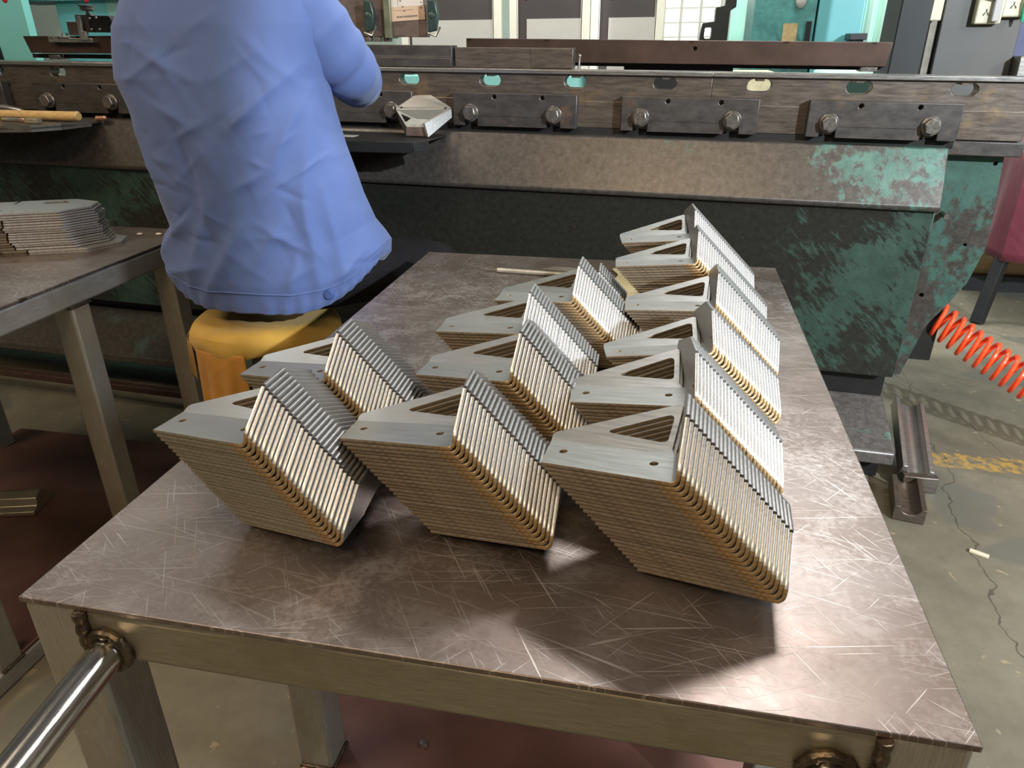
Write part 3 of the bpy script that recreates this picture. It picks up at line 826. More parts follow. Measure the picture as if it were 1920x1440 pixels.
# tools on the left tray
hm = empty('hammer', mat=BRK @ Matrix.Translation((-1.66, -.12, -.0285)) @ Matrix.Rotation(-.03, 4, 'Z'), label='wooden handled hammer lying on the grey tray at far left', cat='hammer')
b = MB(); b.tube([V((-.45, 0, 0)), V((-.2, 0, 0)), V((.0, 0, .001)), V((.15, 0, .002)), V((.186, 0, .003)), V((.190, 0, .003))], [.012, .0135, .0145, .0150, .0150, .012], 20); b.build('handle', M_HANDLE, hm)
b = MB(); b.cyl((-.46, -.045, .006), (-.46, .045, .006), .022, .022, 20); b.build('head', M_BOLT, hm, .003)
pu = empty('center_punch', mat=BRK @ Matrix.Translation((-1.64, -.20, -.036)), label='short silver and copper punch in front of the hammer handle', cat='punch')
b = MB(); b.cyl((-.07, 0, 0), (.0, .005, 0), .008, None, 14); b.build('shank', M_DIE_EDGE, pu)
b = MB(); b.tube([V((.0, .005, 0)), V((.03, .007, 0)), V((.036, .0075, 0))], [.0085, .0085, .005], 14); b.build('tip', M_COPPER, pu)
b = MB(); b.box(-.005, .045, .03, .055, -.009, .008); o = b.build('steel_nut_block', plain('drab_nut', (.30, .26, .20), .5, .4), None, .003); o.matrix_world = BRK @ Matrix.Translation((-1.605, -.245, -.036)); tag(o, 'small drab metal block on the right end of the grey tray', 'block')
b = MB(); b.cyl((0, 0, 0), (.028, .003, .001), .0085, .0085, 14); b.ball((.03, .003, .001), .0085, 12, 8); o = b.build('bolt_stub', M_COPPER); o.matrix_world = BRK @ Matrix.Translation((-1.452, -.07, -.0365)); tag(o, 'shiny coppery stub at the end of the hammer handle', 'stub')
tm = empty('tape_measure', mat=BRK @ Matrix.Translation((-1.765, -.225, -.022)), label='yellow clip with grey round knob in front of the hammer', cat='hand tool')
b = MB(); b.prism(round_poly([(-.05, -.012), (.048, -.022), (.052, .012), (-.05, .024)], .006), -.012, .012, 'y', [round_poly([(.014, -.010), (.042, -.014), (.044, .006), (.014, .010)], .003)]); b.build('clip', M_YEL, tm, .002)
b = MB(); b.lathe((-.012, -.02, -.004), [(.018, -.012), (.022, -.006), (.022, .012)], 24, 0, 'y'); b.build('knob', plain('grey_knob', (.22, .20, .17), .6), tm)
b = MB(); b.tube([V((-1.95, -.05, -.02)), V((-1.85, -.045, -.014)), V((-1.80, -.04, -.022)), V((-1.765, -.04, -.030))], [.012, .012, .010, .004], 12); o = b.build('pliers', M_DIE_EDGE); o.matrix_world = BRK; tag(o, 'bright curved tool behind the hammer handle at far left', 'hand tool')

# finished bracket leaning on the clamps
fb = empty('finished_bracket', mat=BRK, label='finished hexagonal bracket leaning against the clamp above the dark tray', cat='bracket')
def sheet(name, pts, n_off, mat, holes=()):
    mb = MB(); P3 = [V(p) for p in pts]; nn = (P3[1] - P3[0]).cross(P3[2] - P3[0]).normalized()
    if nn.y > 0: nn = -nn
    hs = [[V(q) for q in h] for h in holes]
    rings = [P3] + hs; flat = [p for r in rings for p in r]; k = len(flat)
    fs = []
    for t in tessellate_polygon(rings): fs.append(tuple(t)); fs.append(tuple(i + k for i in reversed(t)))
    b0 = 0
    for r in rings:
        for i in range(len(r)): j = (i + 1) % len(r); fs.append((b0 + i, b0 + j, b0 + j + k, b0 + i + k))
        b0 += len(r)
    mb.add(flat + [p - nn * n_off for p in flat], fs)
    return mb.build(name, mat, fb)
def ring3(c, ax, ay, r, n=12): return [V(c) + V(ax) * r * math.cos(2 * PI * k / n) + V(ay) * r * math.sin(2 * PI * k / n) for k in range(n)]
hx, hy = V((1, 0, 0)), V((0, .07, .062)).normalized()
sheet('web', [(-.351, -.07, .026), (-.299, -.04, .060), (-.246, -.04, .062), (-.172, -.07, .030), (-.220, -.11, 0), (-.268, -.11, -.001), (-.348, -.075, .020)], .004, M_FACE,
      [ring3((-.333, -.071, .026), hx, hy, .0045), ring3((-.19, -.074, .028), hx, hy, .0045)])
sheet('window_flange', [(-.348, -.077, .020), (-.268, -.112, -.001), (-.222, -.112, -.001), (-.227, -.15, -.020), (-.287, -.15, -.021)], .004, plain('bright_sheet', (.58, .58, .57), .4, .6),
      [[(-.330, -.089, .012), (-.288, -.108, .0), (-.296, -.128, -.009), (-.302, -.126, -.008)]])
sheet('front_flange', [(-.287, -.151, -.021), (-.227, -.151, -.020), (-.225, -.148, -.046), (-.290, -.148, -.046)], .004, plain('brown_sheet', (.26, .19, .16), .45, .5))
sheet('right_flange', [(-.224, -.166, -.008), (-.168, -.082, .026), (-.168, -.080, .003), (-.214, -.165, -.046)], .010, M_SILV)
sheet('left_flange', [(-.351, -.073, .022), (-.289, -.150, -.022), (-.291, -.148, -.046), (-.345, -.06, -.02)], .003, M_EGREY)

# ------------------------------------------------------------------ stool and covers
SX, SY = -.405, 1.13
st = empty('stool', (SX, SY, 0), 'dark wooden stool the worker sits on, draped with yellow suede', 'stool')
b = MB(); b.lathe((0, 0, 0), [(.0, .545), (.150, .545), (.158, .552), (.158, .572), (.15, .58), (.0, .58)], 32); b.build('seat', M_DKWOOD, st)
for sx, sy in ((-1, -1), (1, -1), (-1, 1), (1, 1)):
    b = MB(); p0 = V((sx * .10, sy * .10, .55)); p1 = V((sx * .135, sy * .135, 0))
    b.tube([p0, p1], [.018, .016], 4); b.build('leg', M_DKWOOD, st, .002)
for sx, sy, ex, ey in ((-1, -1, 1, -1), (1, -1, 1, 1), (1, 1, -1, 1), (-1, 1, -1, -1)):
    b = MB(); b.tube([V((sx * .12, sy * .12, .22)), V((ex * .12, ey * .12, .22))], .010, 8); b.build('stretcher', M_DKWOOD, st)
# suede pad folded over the seat
rows = []; seg = 48
for k, (r, z) in enumerate(((.0, .600), (.08, .602), (.135, .604), (.158, .602), (.172, .592), (.176, .575), (.172, .556), (.165, .546))):
    row = []
    for j in range(seg):
        a = 2 * PI * j / seg
        rr = r * (1 + .045 * math.sin(3 * a + 1) + .03 * math.sin(7 * a))
        zz = z + (.006 * math.sin(5 * a + k) if k > 2 else 0) - (.014 * max(0, math.sin(2 * a + .6)) if k > 4 else 0)
        row.append(V((rr * math.cos(a), rr * math.sin(a), zz)))
    rows.append(row)
b = MB(); b.grid(rows, 0, True); pd = b.build('suede_pad', M_SUEDE, None, 0, 2, 1, .006); pd.location = (SX, SY, 0)
tag(pd, 'yellow suede pad folded over the stool seat under the worker', 'cushion')
# hanging apron pieces
def drape(name, a0, a1, ztop, zbot, r0, mat, label, wav=.012, nn=18):
    rows = []
    for i in range(11):
        t = i / 10; row = []
        for j in range(nn + 1):
            a = a0 + (a1 - a0) * j / nn
            edge = .010 * math.sin(j * .9) * t
            rr = r0 + .004 * t + wav * t * math.sin(j * 1.15 + t) 
            row.append(V((SX + rr * math.cos(a), SY + rr * math.sin(a), ztop + (zbot - ztop) * t + edge * .5)))
        rows.append(row)
    b = MB(); b.grid(rows); o = b.build(name, mat, None, 0, 2, 1, .003)
    return tag(o, label, 'cloth')
drape('suede_apron', math.radians(238), math.radians(284), .566, .30, .182, M_SUEDE2, 'ochre suede apron hanging down the front of the stool', .010)
drape('suede_flap', math.radians(182), math.radians(233), .570, .47, .183, plain('brown_suede', (.30, .17, .05), .85), 'brown suede flap hanging at the left of the stool', .006, 10)

# ------------------------------------------------------------------ the worker
wk = empty('person', (-.37, 1.17, 0), 'seated person in a blue work shirt seen from behind at the press brake', 'person')
inv = Matrix.Translation((.37, -1.17, 0))
def body_build(mb, name, mat, parent=wk, **kw):
    mb.v = [tuple(inv @ V(p)) for p in mb.v]
    return mb.build(name, mat, parent, **kw)
def interp(tab, z):
    for i in range(len(tab) - 1):
        if tab[i][0] <= z <= tab[i + 1][0]:
            t = (z - tab[i][0]) / (tab[i + 1][0] - tab[i][0]); t = t
            return [a + (b - a) * t for a, b in zip(tab[i][1:], tab[i + 1][1:])]
    return list(tab[0][1:] if z < tab[0][0] else tab[-1][1:])
# z, x left, x right, y centre, half depth
PROF = [(.64, -.600, -.110, 1.150, .150), (.69, -.622, -.078, 1.150, .160), (.735, -.622, -.074, 1.148, .162), (.765, -.612, -.085, 1.145, .158), (.81, -.580, -.105, 1.138, .148), (.851, -.588, -.112, 1.132, .142), (.943, -.598, -.134, 1.125, .138),
        (1.004, -.604, -.153, 1.125, .136), (1.079, -.622, -.172, 1.13, .136), (1.144, -.652, -.186, 1.14, .136), (1.194, -.654, -.182, 1.15, .132), (1.246, -.652, -.176, 1.16, .126), (1.296, -.626, -.180, 1.17, .115),
        (1.335, -.575, -.225, 1.18, .098), (1.362, -.515, -.285, 1.185, .080), (1.380, -.465, -.335, 1.19, .064)]
def fold(a, b, w, amp): return (a, b, w, amp)   # ridge between two (x, z) points of the back
FOLDS = [fold((-.20, 1.17), (-.33, 1.05), .014, .012), fold((-.19, 1.12), (-.25, .98), .013, .012), fold((-.185, 1.09), (-.20, .85), .014, .012),
         fold((-.55, 1.21), (-.40, 1.14), .010, .006), fold((-.57, 1.14), (-.47, 1.19), .010, .006), fold((-.50, 1.10), (-.43, 1.06), .010, .006), fold((-.48, 1.02), (-.38, 1.07), .010, .006),
         fold((-.50, .70), (-.40, .92), .020, .014), fold((-.47, .665), (-.34, .85), .017, .014), fold((-.61, .76), (-.48, .86), .015, .013), fold((-.60, .72), (-.45, .76), .014, .011),
         fold((-.43, .92), (-.455, 1.04), .014, -.012), fold((-.41, .80), (-.46, .95), .016, -.010), fold((-.18, .72), (-.20, .92), .016, .014), fold((-.13, .74), (-.165, .93), .012, .012),
         fold((-.25, .70), (-.215, .80), .015, .012), fold((-.30, .86), (-.20, .80), .011, .007), fold((-.34, .93), (-.26, .97), .010, .006), fold((-.32, .76), (-.25, .86), .011, .008),
         fold((-.10, .79), (-.15, .73), .012, .012), fold((-.56, .95), (-.60, 1.06), .016, .008), fold((-.29, 1.22), (-.20, 1.13), .012, .008)]
NZ, NA = 220, 260
rs = random.Random(11)
for _ in range(70):      # small creases all over the back
    u0, z0 = rs.uniform(-.60, -.12), rs.uniform(.72, 1.28)
    an = rs.choice((.7, -.7, 1.1, -1.1, .35, -.35)) + rs.gauss(0, .25); ln = rs.uniform(.03, .11)
    FOLDS.append(fold((u0, z0), (u0 + ln * math.cos(an), z0 + ln * math.sin(an)), rs.uniform(.005, .010), rs.choice((1, 1, -1)) * rs.uniform(.0018, .0045)))
ZC = .676
G = np.zeros((NZ + 1, NA, 3)); LOWZ = np.zeros(NZ + 1)
AA = 2 * PI * np.arange(NA) / NA; CA, SA = np.cos(AA), np.sin(AA)
for i in range(NZ + 1):
    zc = ZC + (1.380 - ZC) * i / NZ; LOWZ[i] = zc
    xl, xr, yc, hd = interp(PROF, zc); ex = .78
    low = max(0., 1 - (zc - ZC) / .22)
    G[i, :, 0] = (xl + xr) / 2 + (xr - xl) / 2 * np.sign(CA) * np.abs(CA) ** ex
    G[i, :, 1] = yc + hd * np.sign(SA) * np.abs(SA) ** ex
    G[i, :, 2] = zc + low * (-.022 * np.maximum(0, -SA) + .080 * np.abs(CA) ** 3)
D = np.zeros((NZ + 1, NA))
for (a, c, w_f, amp) in FOLDS:
    dx, dz = c[0] - a[0], c[1] - a[1]; l2 = dx * dx + dz * dz
    t = np.clip(((G[:, :, 0] - a[0]) * dx + (G[:, :, 2] - a[1]) * dz) / l2, 0, 1)
    dd = np.sqrt((G[:, :, 0] - a[0] - t * dx) ** 2 + (G[:, :, 2] - a[1] - t * dz) ** 2 + (w_f * .25) ** 2)
    D += amp * np.exp(-(dd / w_f) ** 1.35) * np.sin(PI * np.clip(.12 + .76 * t, 0, 1))
D *= np.clip((.25 - SA) * 3, 0, 1)[None, :]
gath = np.clip(1 - (LOWZ - ZC) / .05, 0, 1)
D += .0030 * gath[:, None] * np.sin(np.arange(NA) * 1.05)[None, :] * (SA < .25)
G[:, :, 1] += D * np.where(np.abs(SA) > .25, SA, -.25)[None, :]
G[:, :, 0] += D * CA[None, :] * .8
rows = [[V(p) for p in r] for r in G.tolist()]
# turned-in hem
b = MB(); hem = [V((p.x + (-.36 - p.x) * .06, p.y + (1.15 - p.y) * .06, p.z - .004)) for p in rows[0]]
hem2 = [V((p.x + (-.36 - p.x) * .05, p.y + (1.15 - p.y) * .05, p.z + .03)) for p in rows[0]]
b.grid([hem2, hem] + rows, 0, True)
sh = body_build(b, 'shirt', M_SHIRT, angle=80)
# waistband seam + button tab
b = MB()
band = rows[14]
pts = [band[k] + V((0, -.0015, 0)) for k in range(NA // 2 - 2, NA)]
b.tube(pts, .0016, 6); body_build(b, 'hem_seam', M_SHIRT, sh)
b = MB(); p = min((q for q in rows[9]), key=lambda q: abs(q.x + .165) + (10 if q.y > 1.1 else 0))
b.lathe((p.x, p.y - .003, p.z), [(.0, -.004), (.010, -.004), (.012, 0), (.012, .003)], 18, 0, 'y'); body_build(b, 'button', M_BUTTON, sh)
# sleeves
def sleeve(pts, rad, name):
    b = MB(); path = [V(p) for p in pts]
    fine = []; fr = []
    for i in range(len(path) - 1):
        for k in range(8):
            t = k / 8; fine.append(path[i].lerp(path[i + 1], t)); fr.append(rad[i] + (rad[i + 1] - rad[i]) * t)
    fine.append(path[-1]); fr.append(rad[-1])
    # smooth the path
    for _ in range(4):
        fine = [fine[0]] + [(fine[i - 1] + fine[i] * 2 + fine[i + 1]) / 4 for i in range(1, len(fine) - 1)] + [fine[-1]]
    fr = [r * (1 + .035 * math.sin(i * 1.15) + .02 * math.sin(i * 2.7)) for i, r in enumerate(fr)]
    fine.append(fine[-1] - (fine[-1] - fine[-2]).normalized() * .006); fr.append(fr[-1] * .86)
    b.tube(fine, fr, 28, 0, True)
    return body_build(b, name, M_SHIRT, sh, angle=80, sub=1)
sleeve([(-.285, 1.175, 1.315), (-.228, 1.175, 1.265), (-.185, 1.205, 1.195), (-.165, 1.250, 1.150), (-.185, 1.33, 1.128), (-.21, 1.39, 1.122)], [.052, .080, .074, .064, .058, .056], 'sleeve')
sleeve([(-.535, 1.175, 1.315), (-.590, 1.185, 1.255), (-.618, 1.235, 1.185), (-.625, 1.30, 1.140), (-.590, 1.38, 1.120), (-.560, 1.43, 1.116)], [.055, .080, .072, .064, .058, .056], 'sleeve')
b = MB(); b.tube([V((-.40 + .075 * math.cos(t), 1.192 + .068 * math.sin(t), 1.385 + .012 * math.sin(t))) for t in [2 * PI * k / 24 for k in range(24)]], .014, 10, 0, False, True)
body_build(b, 'collar', M_SHIRT, sh)
# skin: head, neck, forearms, hands in one continuous mesh grown with a skin modifier
me = bpy.data.meshes.new('body'); vs = []; es = []; rr = []
def vtx(p, r, par=None):
    vs.append(V(p)); rr.append(r)
    if par is not None: es.append((par, len(vs) - 1))
    return len(vs) - 1
root = vtx((-.37, 1.15, .72), .10)
c1 = vtx((-.375, 1.145, .95), .10, root); c2 = vtx((-.39, 1.165, 1.22), .095, c1); nk = vtx((-.40, 1.19, 1.37), .055, c2); nk2 = vtx((-.40, 1.205, 1.44), .052, nk)
h1 = vtx((-.40, 1.225, 1.50), .078, nk2); h2 = vtx((-.40, 1.225, 1.57), .088, h1); h3 = vtx((-.40, 1.225, 1.635), .062, h2)
def arm(sx, sh_, el, wr_, hand_dir, side):
    a = vtx(sh_, .055, c2); b_ = vtx(((sh_[0] + el[0]) / 2, (sh_[1] + el[1]) / 2, (sh_[2] + el[2]) / 2), .048, a); c = vtx(el, .043, b_)
    d = vtx([(el[i] * .45 + wr_[i] * .55) for i in range(3)], .038, c); e = vtx(wr_, .026, d)
    h = V(hand_dir).normalized(); sidev = V((h.y, -h.x, 0)).normalized() * side
    pm = vtx(V(wr_) + h * .05, .030, e)
    for k, (off, ln) in enumerate(((-.028, .062), (-.009, .075), (.010, .072), (.028, .055))):
        f0 = vtx(V(wr_) + h * .085 + sidev * off, .010, pm); f1 = vtx(V(wr_) + h * (.085 + ln * .5) + sidev * off * 1.15 + V((0, 0, -.006)), .009, f0)
        vtx(V(wr_) + h * (.085 + ln * .85) + sidev * off * 1.15 + V((0, 0, -.026)), .008, f1)
    t0 = vtx(V(wr_) + h * .035 - sidev * .034, .011, pm); vtx(V(wr_) + h * .068 - sidev * .050 + V((0, 0, -.014)), .009, t0)
arm(1, (-.23, 1.18, 1.28), (-.167, 1.250, 1.148), (-.315, 1.52, 1.105), (-.30, 1, .05), 1)
arm(-1, (-.565, 1.18, 1.28), (-.622, 1.30, 1.140), (-.47, 1.56, 1.112), (.25, 1, .1), -1)
me.from_pydata([tuple(inv @ p) for p in vs], es, []); me.materials.append(M_SKIN)
bo = bpy.data.objects.new('body', me); COL.objects.link(bo); bo.parent = wk
md = bo.modifiers.new('Skin', 'SKIN'); md.use_smooth_shade = True
for i, sv in enumerate(me.skin_vertices[0].data): sv.radius = (rr[i], rr[i]); sv.use_root = (i == 0)
md = bo.modifiers.new('Subdivision', 'SUBSURF'); md.levels = 1; md.render_levels = 2
b = MB(); b.ball((-.40, 1.330, 1.535), .014, 10, 8, 0, (1, 1.1, 1.5)); b.ball((-.492, 1.235, 1.54), .018, 10, 8, 0, (.45, .9, 1.5)); b.ball((-.308, 1.235, 1.54), .018, 10, 8, 0, (.45, .9, 1.5))
b.ball((-.40, 1.318, 1.487), .02, 10, 6, 0, (1.1, .4, .35)); body_build(b, 'face_features', M_SKIN)
b = MB(); b.ball((-.435, 1.306, 1.565), .011, 10, 8); b.ball((-.365, 1.306, 1.565), .011, 10, 8); body_build(b, 'eyes', M_BLACK)
rows = []
for i in range(12):
    th = PI * .60 * i / 11
    rows.append([V((-.40 + .098 * math.sin(th) * math.cos(a), 1.222 + .104 * math.sin(th) * math.sin(a), 1.575 + .105 * math.cos(th) - (.045 * max(0, -math.sin(a)) * (th / 2) if True else 0) + (.05 * max(0, math.sin(a)) * th / 2))) for a in [2 * PI * k / 30 for k in range(30)]])
b = MB(); b.grid(rows, 0, True); body_build(b, 'hair', M_HAIR)
# trousers as one skinned mesh, shoes
me = bpy.data.meshes.new('trousers'); vs = []; es = []; rr = []
root = vtx((-.365, 1.165, .730), .135); pv = vtx((-.365, 1.175, .80), .125, root)
for hx, kx, fx in ((-.245, -.045, -.05), (-.485, -.560, -.54)):
    a = vtx((hx, 1.19, .690), .098, root); m1 = vtx(((hx + kx) / 2, 1.36, .675), .083, a); k = vtx((kx, 1.555, .640), .066, m1); s1 = vtx(((kx + fx) / 2, 1.52, .40), .060, k); vtx((fx, 1.43, .105), .052, s1)
me.from_pydata([tuple(inv @ p) for p in vs], es, []); me.materials.append(M_TROUS)
to = bpy.data.objects.new('trousers', me); COL.objects.link(to); to.parent = wk
md = to.modifiers.new('Skin', 'SKIN'); md.use_smooth_shade = True
for i, sv in enumerate(me.skin_vertices[0].data): sv.radius = (rr[i], rr[i] * .9 if i < 3 else rr[i]); sv.use_root = (i == 0)
md = to.modifiers.new('Subdivision', 'SUBSURF'); md.levels = 1; md.render_levels = 2
for fx in (-.05, -.54):
    b = MB(); b.tube([V((fx, 1.36, .045)), V((fx, 1.38, .05)), V((fx, 1.45, .045)), V((fx, 1.54, .038)), V((fx, 1.57, .03))], [.030, .042, .044, .038, .02], 16, 0, True); body_build(b, 'shoe', M_SHOE)

# ------------------------------------------------------------------ behind and beside the press brake
# grey control cabinet with socket boxes
gc = empty('control_cabinet', (1.555, 2.72, 0), 'dark grey steel cabinet with plastic socket boxes at right', 'cabinet')
b = MB(); b.box(-.125, .125, -.12, .14, .98, 2.1); b.build('case', M_CAB, gc, .004)
b = MB(); b.box(-.155, -.127, -.10, -.06, .98, 2.1); b.build('edge_strip', plain('dull_beige_strip', (.25, .225, .18), .5, .2), gc, .002)
b = MB(); b.box(-.26, -.10, .0, .06, 1.0, 1.05); b.box(-.26, -.10, .0, .06, 1.9, 1.95); b.build('mount_arm', M_BLACK, gc)
cd = empty('conduit_box', (1.385, 2.585, 1.30), 'tall ivory conduit box at the left edge of the grey cabinet', 'electrical box')
b = MB(); b.box(-.030, .030, -.025, .02, -.035, .20); b.build('cover', M_BOXW, cd, .004)
b = MB(); b.box(-.046, -.032, -.012, .02, -.035, .20); b.build('side', M_PALE, cd, .002)
for i, (x, z, nm, s) in enumerate(((1.562, 1.305, 'left ivory socket box with a plug on the grey cabinet', .041), (1.640, 1.325, 'right ivory socket box with green wire on the grey cabinet', .040))):
    sk = empty('socket_box', (x, 2.59, z), nm, 'socket', 'socket boxes on the grey cabinet')
    b = MB(); b.box(-s, s, -.022, .009, -.052, .06); b.build('box', M_BOXW, sk, .005)
    b = MB()
    for dx, dz, r in ((-.010, -.014, .5), (.002, -.014, -.5), (-.004, -.004, 0)):
        b.box(-.0018, .0018, -.0235, -.022, -.005, .005, 0, Matrix.Translation((dx - .006, 0, dz - .008)) @ Matrix.Rotation(r, 4, 'Y'))
    b.build('socket_slot', M_INK, sk)
    if i == 0:
        b = MB(); b.box(.004, .030, -.040, -.022, -.046, .03); b.build('plug', M_PALE, sk, .004)
        b = MB(); b.tube([V((.004, -.03, .02)), V((-.012, -.04, .028)), V((-.022, -.035, .03))], .004, 8); b.build('plug_wire', M_INK, sk)
    else:
        b = MB(); b.tube([V((.02, -.03, .05)), V((.024, -.036, .02)), V((.018, -.034, -.01)), V((.022, -.03, -.055)), V((.022, -.03, -.068))], [.004, .005, .006, .006, .003], 10); b.build('green_wire', plain('green_wire', (.05, .45, .25), .4), sk)
        b = MB(); b.ball((.012, -.03, .045), .011, 10, 8); b.build('red_terminal', M_REDP, sk)
b = MB(); b.box(1.6802, 1.735, 2.62, 2.70, .98, 2.2); o = b.build('post', plain('navy_post', (.06, .07, .16), .5)); tag(o, 'navy blue post at the right edge beside the grey cabinet', 'post')
b = MB(); b.box(1.6802, 1.76, 2.54, 2.6198, 1.02, 1.155); o = b.build('steel_bracket', M_DIE_EDGE, None, .004); tag(o, 'bright steel bracket at the foot of the navy post', 'bracket')

# curtain + machines behind
rows = []
for i in range(3):
    rows.append([V((1.44 + .40 * k / 40, 3.9 + .02 * math.sin(k * 1.1), .3 + 2.0 * i / 2)) for k in range(41)])
b = MB(); b.grid(rows); o = b.build('strip_curtain', M_MINTL, None, 0, 2, 0, .004); tag(o, 'pale green plastic strip curtain left of the dark frame column', 'curtain')
b = MB(); b.box(1.375, 1.44, 3.78, 3.86, 0, 1.215); b.box(1.37, 1.45, 3.76, 3.88, 1.21, 1.24); o = b.build('dark_post', M_BLACK, None, .003); tag(o, 'short black post in front of the strip curtain', 'post')
tm_ = empty('teal_machine', (1.20, 4.1, 0), 'tall scuffed teal electrical cabinet behind the gauge beam', 'cabinet')
b = MB(); b.box(-.28, .02, -.2, .3, 0, 2.2); b.build('left_case', M_TEALD, tm_, .006)
b = MB(); b.box(.03, .25, -.2, .3, 0, 2.2); b.build('right_case', M_TEALB, tm_, .006)
b = MB(); b.ball((-.06, -.21, 1.39), .028, 14, 10, 0, (.9, .5, 1.2)); b.build('gauge', M_PALE, tm_)
b = MB(); b.box(-.13, -.06, -.206, -.2, 1.19, 1.29); b.build('plate', plain('tan_plate', (.48, .36, .18), .5), tm_)
b = MB(); b.box(-.02, .005, -.215, -.2, 1.20, 1.30); b.build('handle', M_BLACK, tm_, .003)
# window wall and mint partition further back
b = MB(); b.box(.42, .90, 6.6, 6.66, .4, 2.4); o = b.build('window_1', M_SKY); tag(o, kind='structure')
b = MB()
for x in (.42, .56, .72, .885): b.box(x - .012, x + .012, 6.56, 6.6, .4, 2.4)
for z in (.9, 1.25, 1.36, 1.47, 1.6, 2.0): b.box(.42, .90, 6.57, 6.6, z - .006, z + .006)
o = b.build('window_2', M_CREAM); o.name = 'trim_1'; tag(o, kind='structure')
b = MB(); b.box(.91, 1.72, 5.6, 5.66, 0, 2.6); o = b.build('wall_partition', M_MINT); tag(o, kind='structure')
b = MB(); b.box(1.01, 1.035, 5.57, 5.6, 0, 2.6); b.box(1.36, 1.385, 5.57, 5.6, 0, 2.6); b.box(1.41, 1.43, 5.57, 5.6, 0, 2.6); o = b.build('trim_2', M_CREAM); tag(o, kind='structure')
b = MB(); b.box(1.045, 1.115, 5.585, 5.598, 1.275, 1.315); o = b.build('sign', plain('red_sign', (.62, .13, .08), .5)); tag(o, 'small red sign on the mint partition', 'sign')
b = MB(); b.tube([V((1.30, 5.5, .9)), V((1.30, 5.5, 1.30)), V((1.32, 5.5, 1.36)), V((1.38, 5.5, 1.33)), V((1.40, 5.5, 1.28))], .016, 10); b.box(1.22, 1.38, 5.46, 5.54, .86, .9); b.box(1.29, 1.31, 5.48, 5.52, .0, .86)
o = b.build('hoist_hook', plain('orange_hoist', (.75, .42, .06), .5)); tag(o, 'orange hook-shaped hoist in front of the mint partition', 'hoist')
# dark C-shaped press silhouette before the window
b = MB(); b.prism([(.66, 0), (.86, 0), (.865, 1.39), (.90, 1.41), (.90, 1.50), (.855, 1.52), (.83, 1.52), (.83, 1.42), (.775, 1.41), (.775, 1.33), (.70, 1.32), (.69, 1.25), (.68, 1.05)], 5.0, 5.2, 'y',
                  [round_poly([(.715, 1.23), (.76, 1.23), (.762, 1.295), (.718, 1.295)], .012)])
o = b.build('small_press', M_BLACK, None, .004); tag(o, 'black silhouette of a small press in front of the bright window', 'press')
lp = empty('tube_lamp', (.62, 5.3, 1.50), 'lit fluorescent tube lamp above the small black press', 'lamp')
b = MB(); b.cyl((-.14, 0, 0), (.36, 0, 0), .022, None, 14); b.build('tube', M_TUBELAMP, lp)
b = MB(); b.box(-.16, .38, -.03, .03, .022, .06); b.build('fixture', M_CREAM, lp, .004)
for x in (-.1, .32):
    b = MB(); b.cyl((x, 0, .06), (x, 0, 3.0), .004, None, 8); b.build('hanger_wire', M_BLACK, lp)
# cream framed glass cabinets
for i, (x0, x1, nm) in enumerate(((-1.30, -.60, 'cream framed glass cabinet, left of three behind the die'), (-.545, -.015, 'cream framed glass cabinet, middle of three behind the die'), (-.01, .455, 'cream framed glass cabinet, right of three behind the die'))):
    cb = empty('display_cabinet', ((x0 + x1) / 2, 5.0, 0), nm, 'cabinet', 'glass cabinets behind the die')
    hw = (x1 - x0) / 2; fr = .055
    b = MB(); b.box(-hw, -hw + fr, -.2, -.16, 0, 2.1); b.box(hw - fr, hw, -.2, -.16, 0, 2.1); b.box(-hw + fr, hw - fr, -.2, -.16, 2.02, 2.1); b.box(-hw + fr, hw - fr, -.2, -.16, 0, .10); b.box(-hw, hw, -.16, .2, 0, .02); b.build('frame', M_CREAM, cb, .004)
    b = MB(); b.box(-hw + fr, hw - fr, -.185, -.178, .10, 2.02); b.build('glass', M_GLASSD, cb)
    b = MB(); b.box(-hw + fr + (.06 if i else .02), hw - fr, -.192, -.186, 1.0, 1.355); b.build('inner_board', M_PALE, cb)
# mint boxes seen through the die slots
b = MB(); b.box(-1.15, .36, 2.75, 3.05, 0, 1.095); o = b.build('mint_cabinet', M_MINT, None, .01); tag(o, 'long mint green cabinet just behind the lower die', 'cabinet')
b = MB(); b.box(1.11, 1.38, 2.75, 3.05, 0, 1.10); o = b.build('mint_bin', M_MINTL, None, .01); tag(o, 'short mint green bin behind the right part of the die', 'bin')
b = MB(); b.box(.62, .93, 2.75, 3.0, 0, 1.10); o = b.build('cream_carton', plain('cream_carton', (.72, .60, .36), .7), None, .006); tag(o, 'cream carton glimpsed through a slot of the die', 'carton')
b = MB(); b.cyl((.43, 2.30, 1.168), (.62, 2.295, 1.166), .022, None, 18); o = b.build('white_roll', plain('white_roll', (.7, .7, .66), .5)); b = MB(); b.box(.38, .735, 2.26, 2.34, .0, 1.146); tag(b.build('tool_rest', M_BLACK, None, .003), 'low black rest behind the lower die under the gauge beam', 'rest'); tag(o, 'white roll on a rest under the gauge beam', 'roll')
b = MB(); b.box(.655, .725, 2.28, 2.33, 1.1465, 1.163); o = b.build('yellow_jar', plain('cream_jar', (.66, .58, .33), .5), None, .004); tag(o, 'cream jar glimpsed on the black rest under the gauge beam', 'jar')
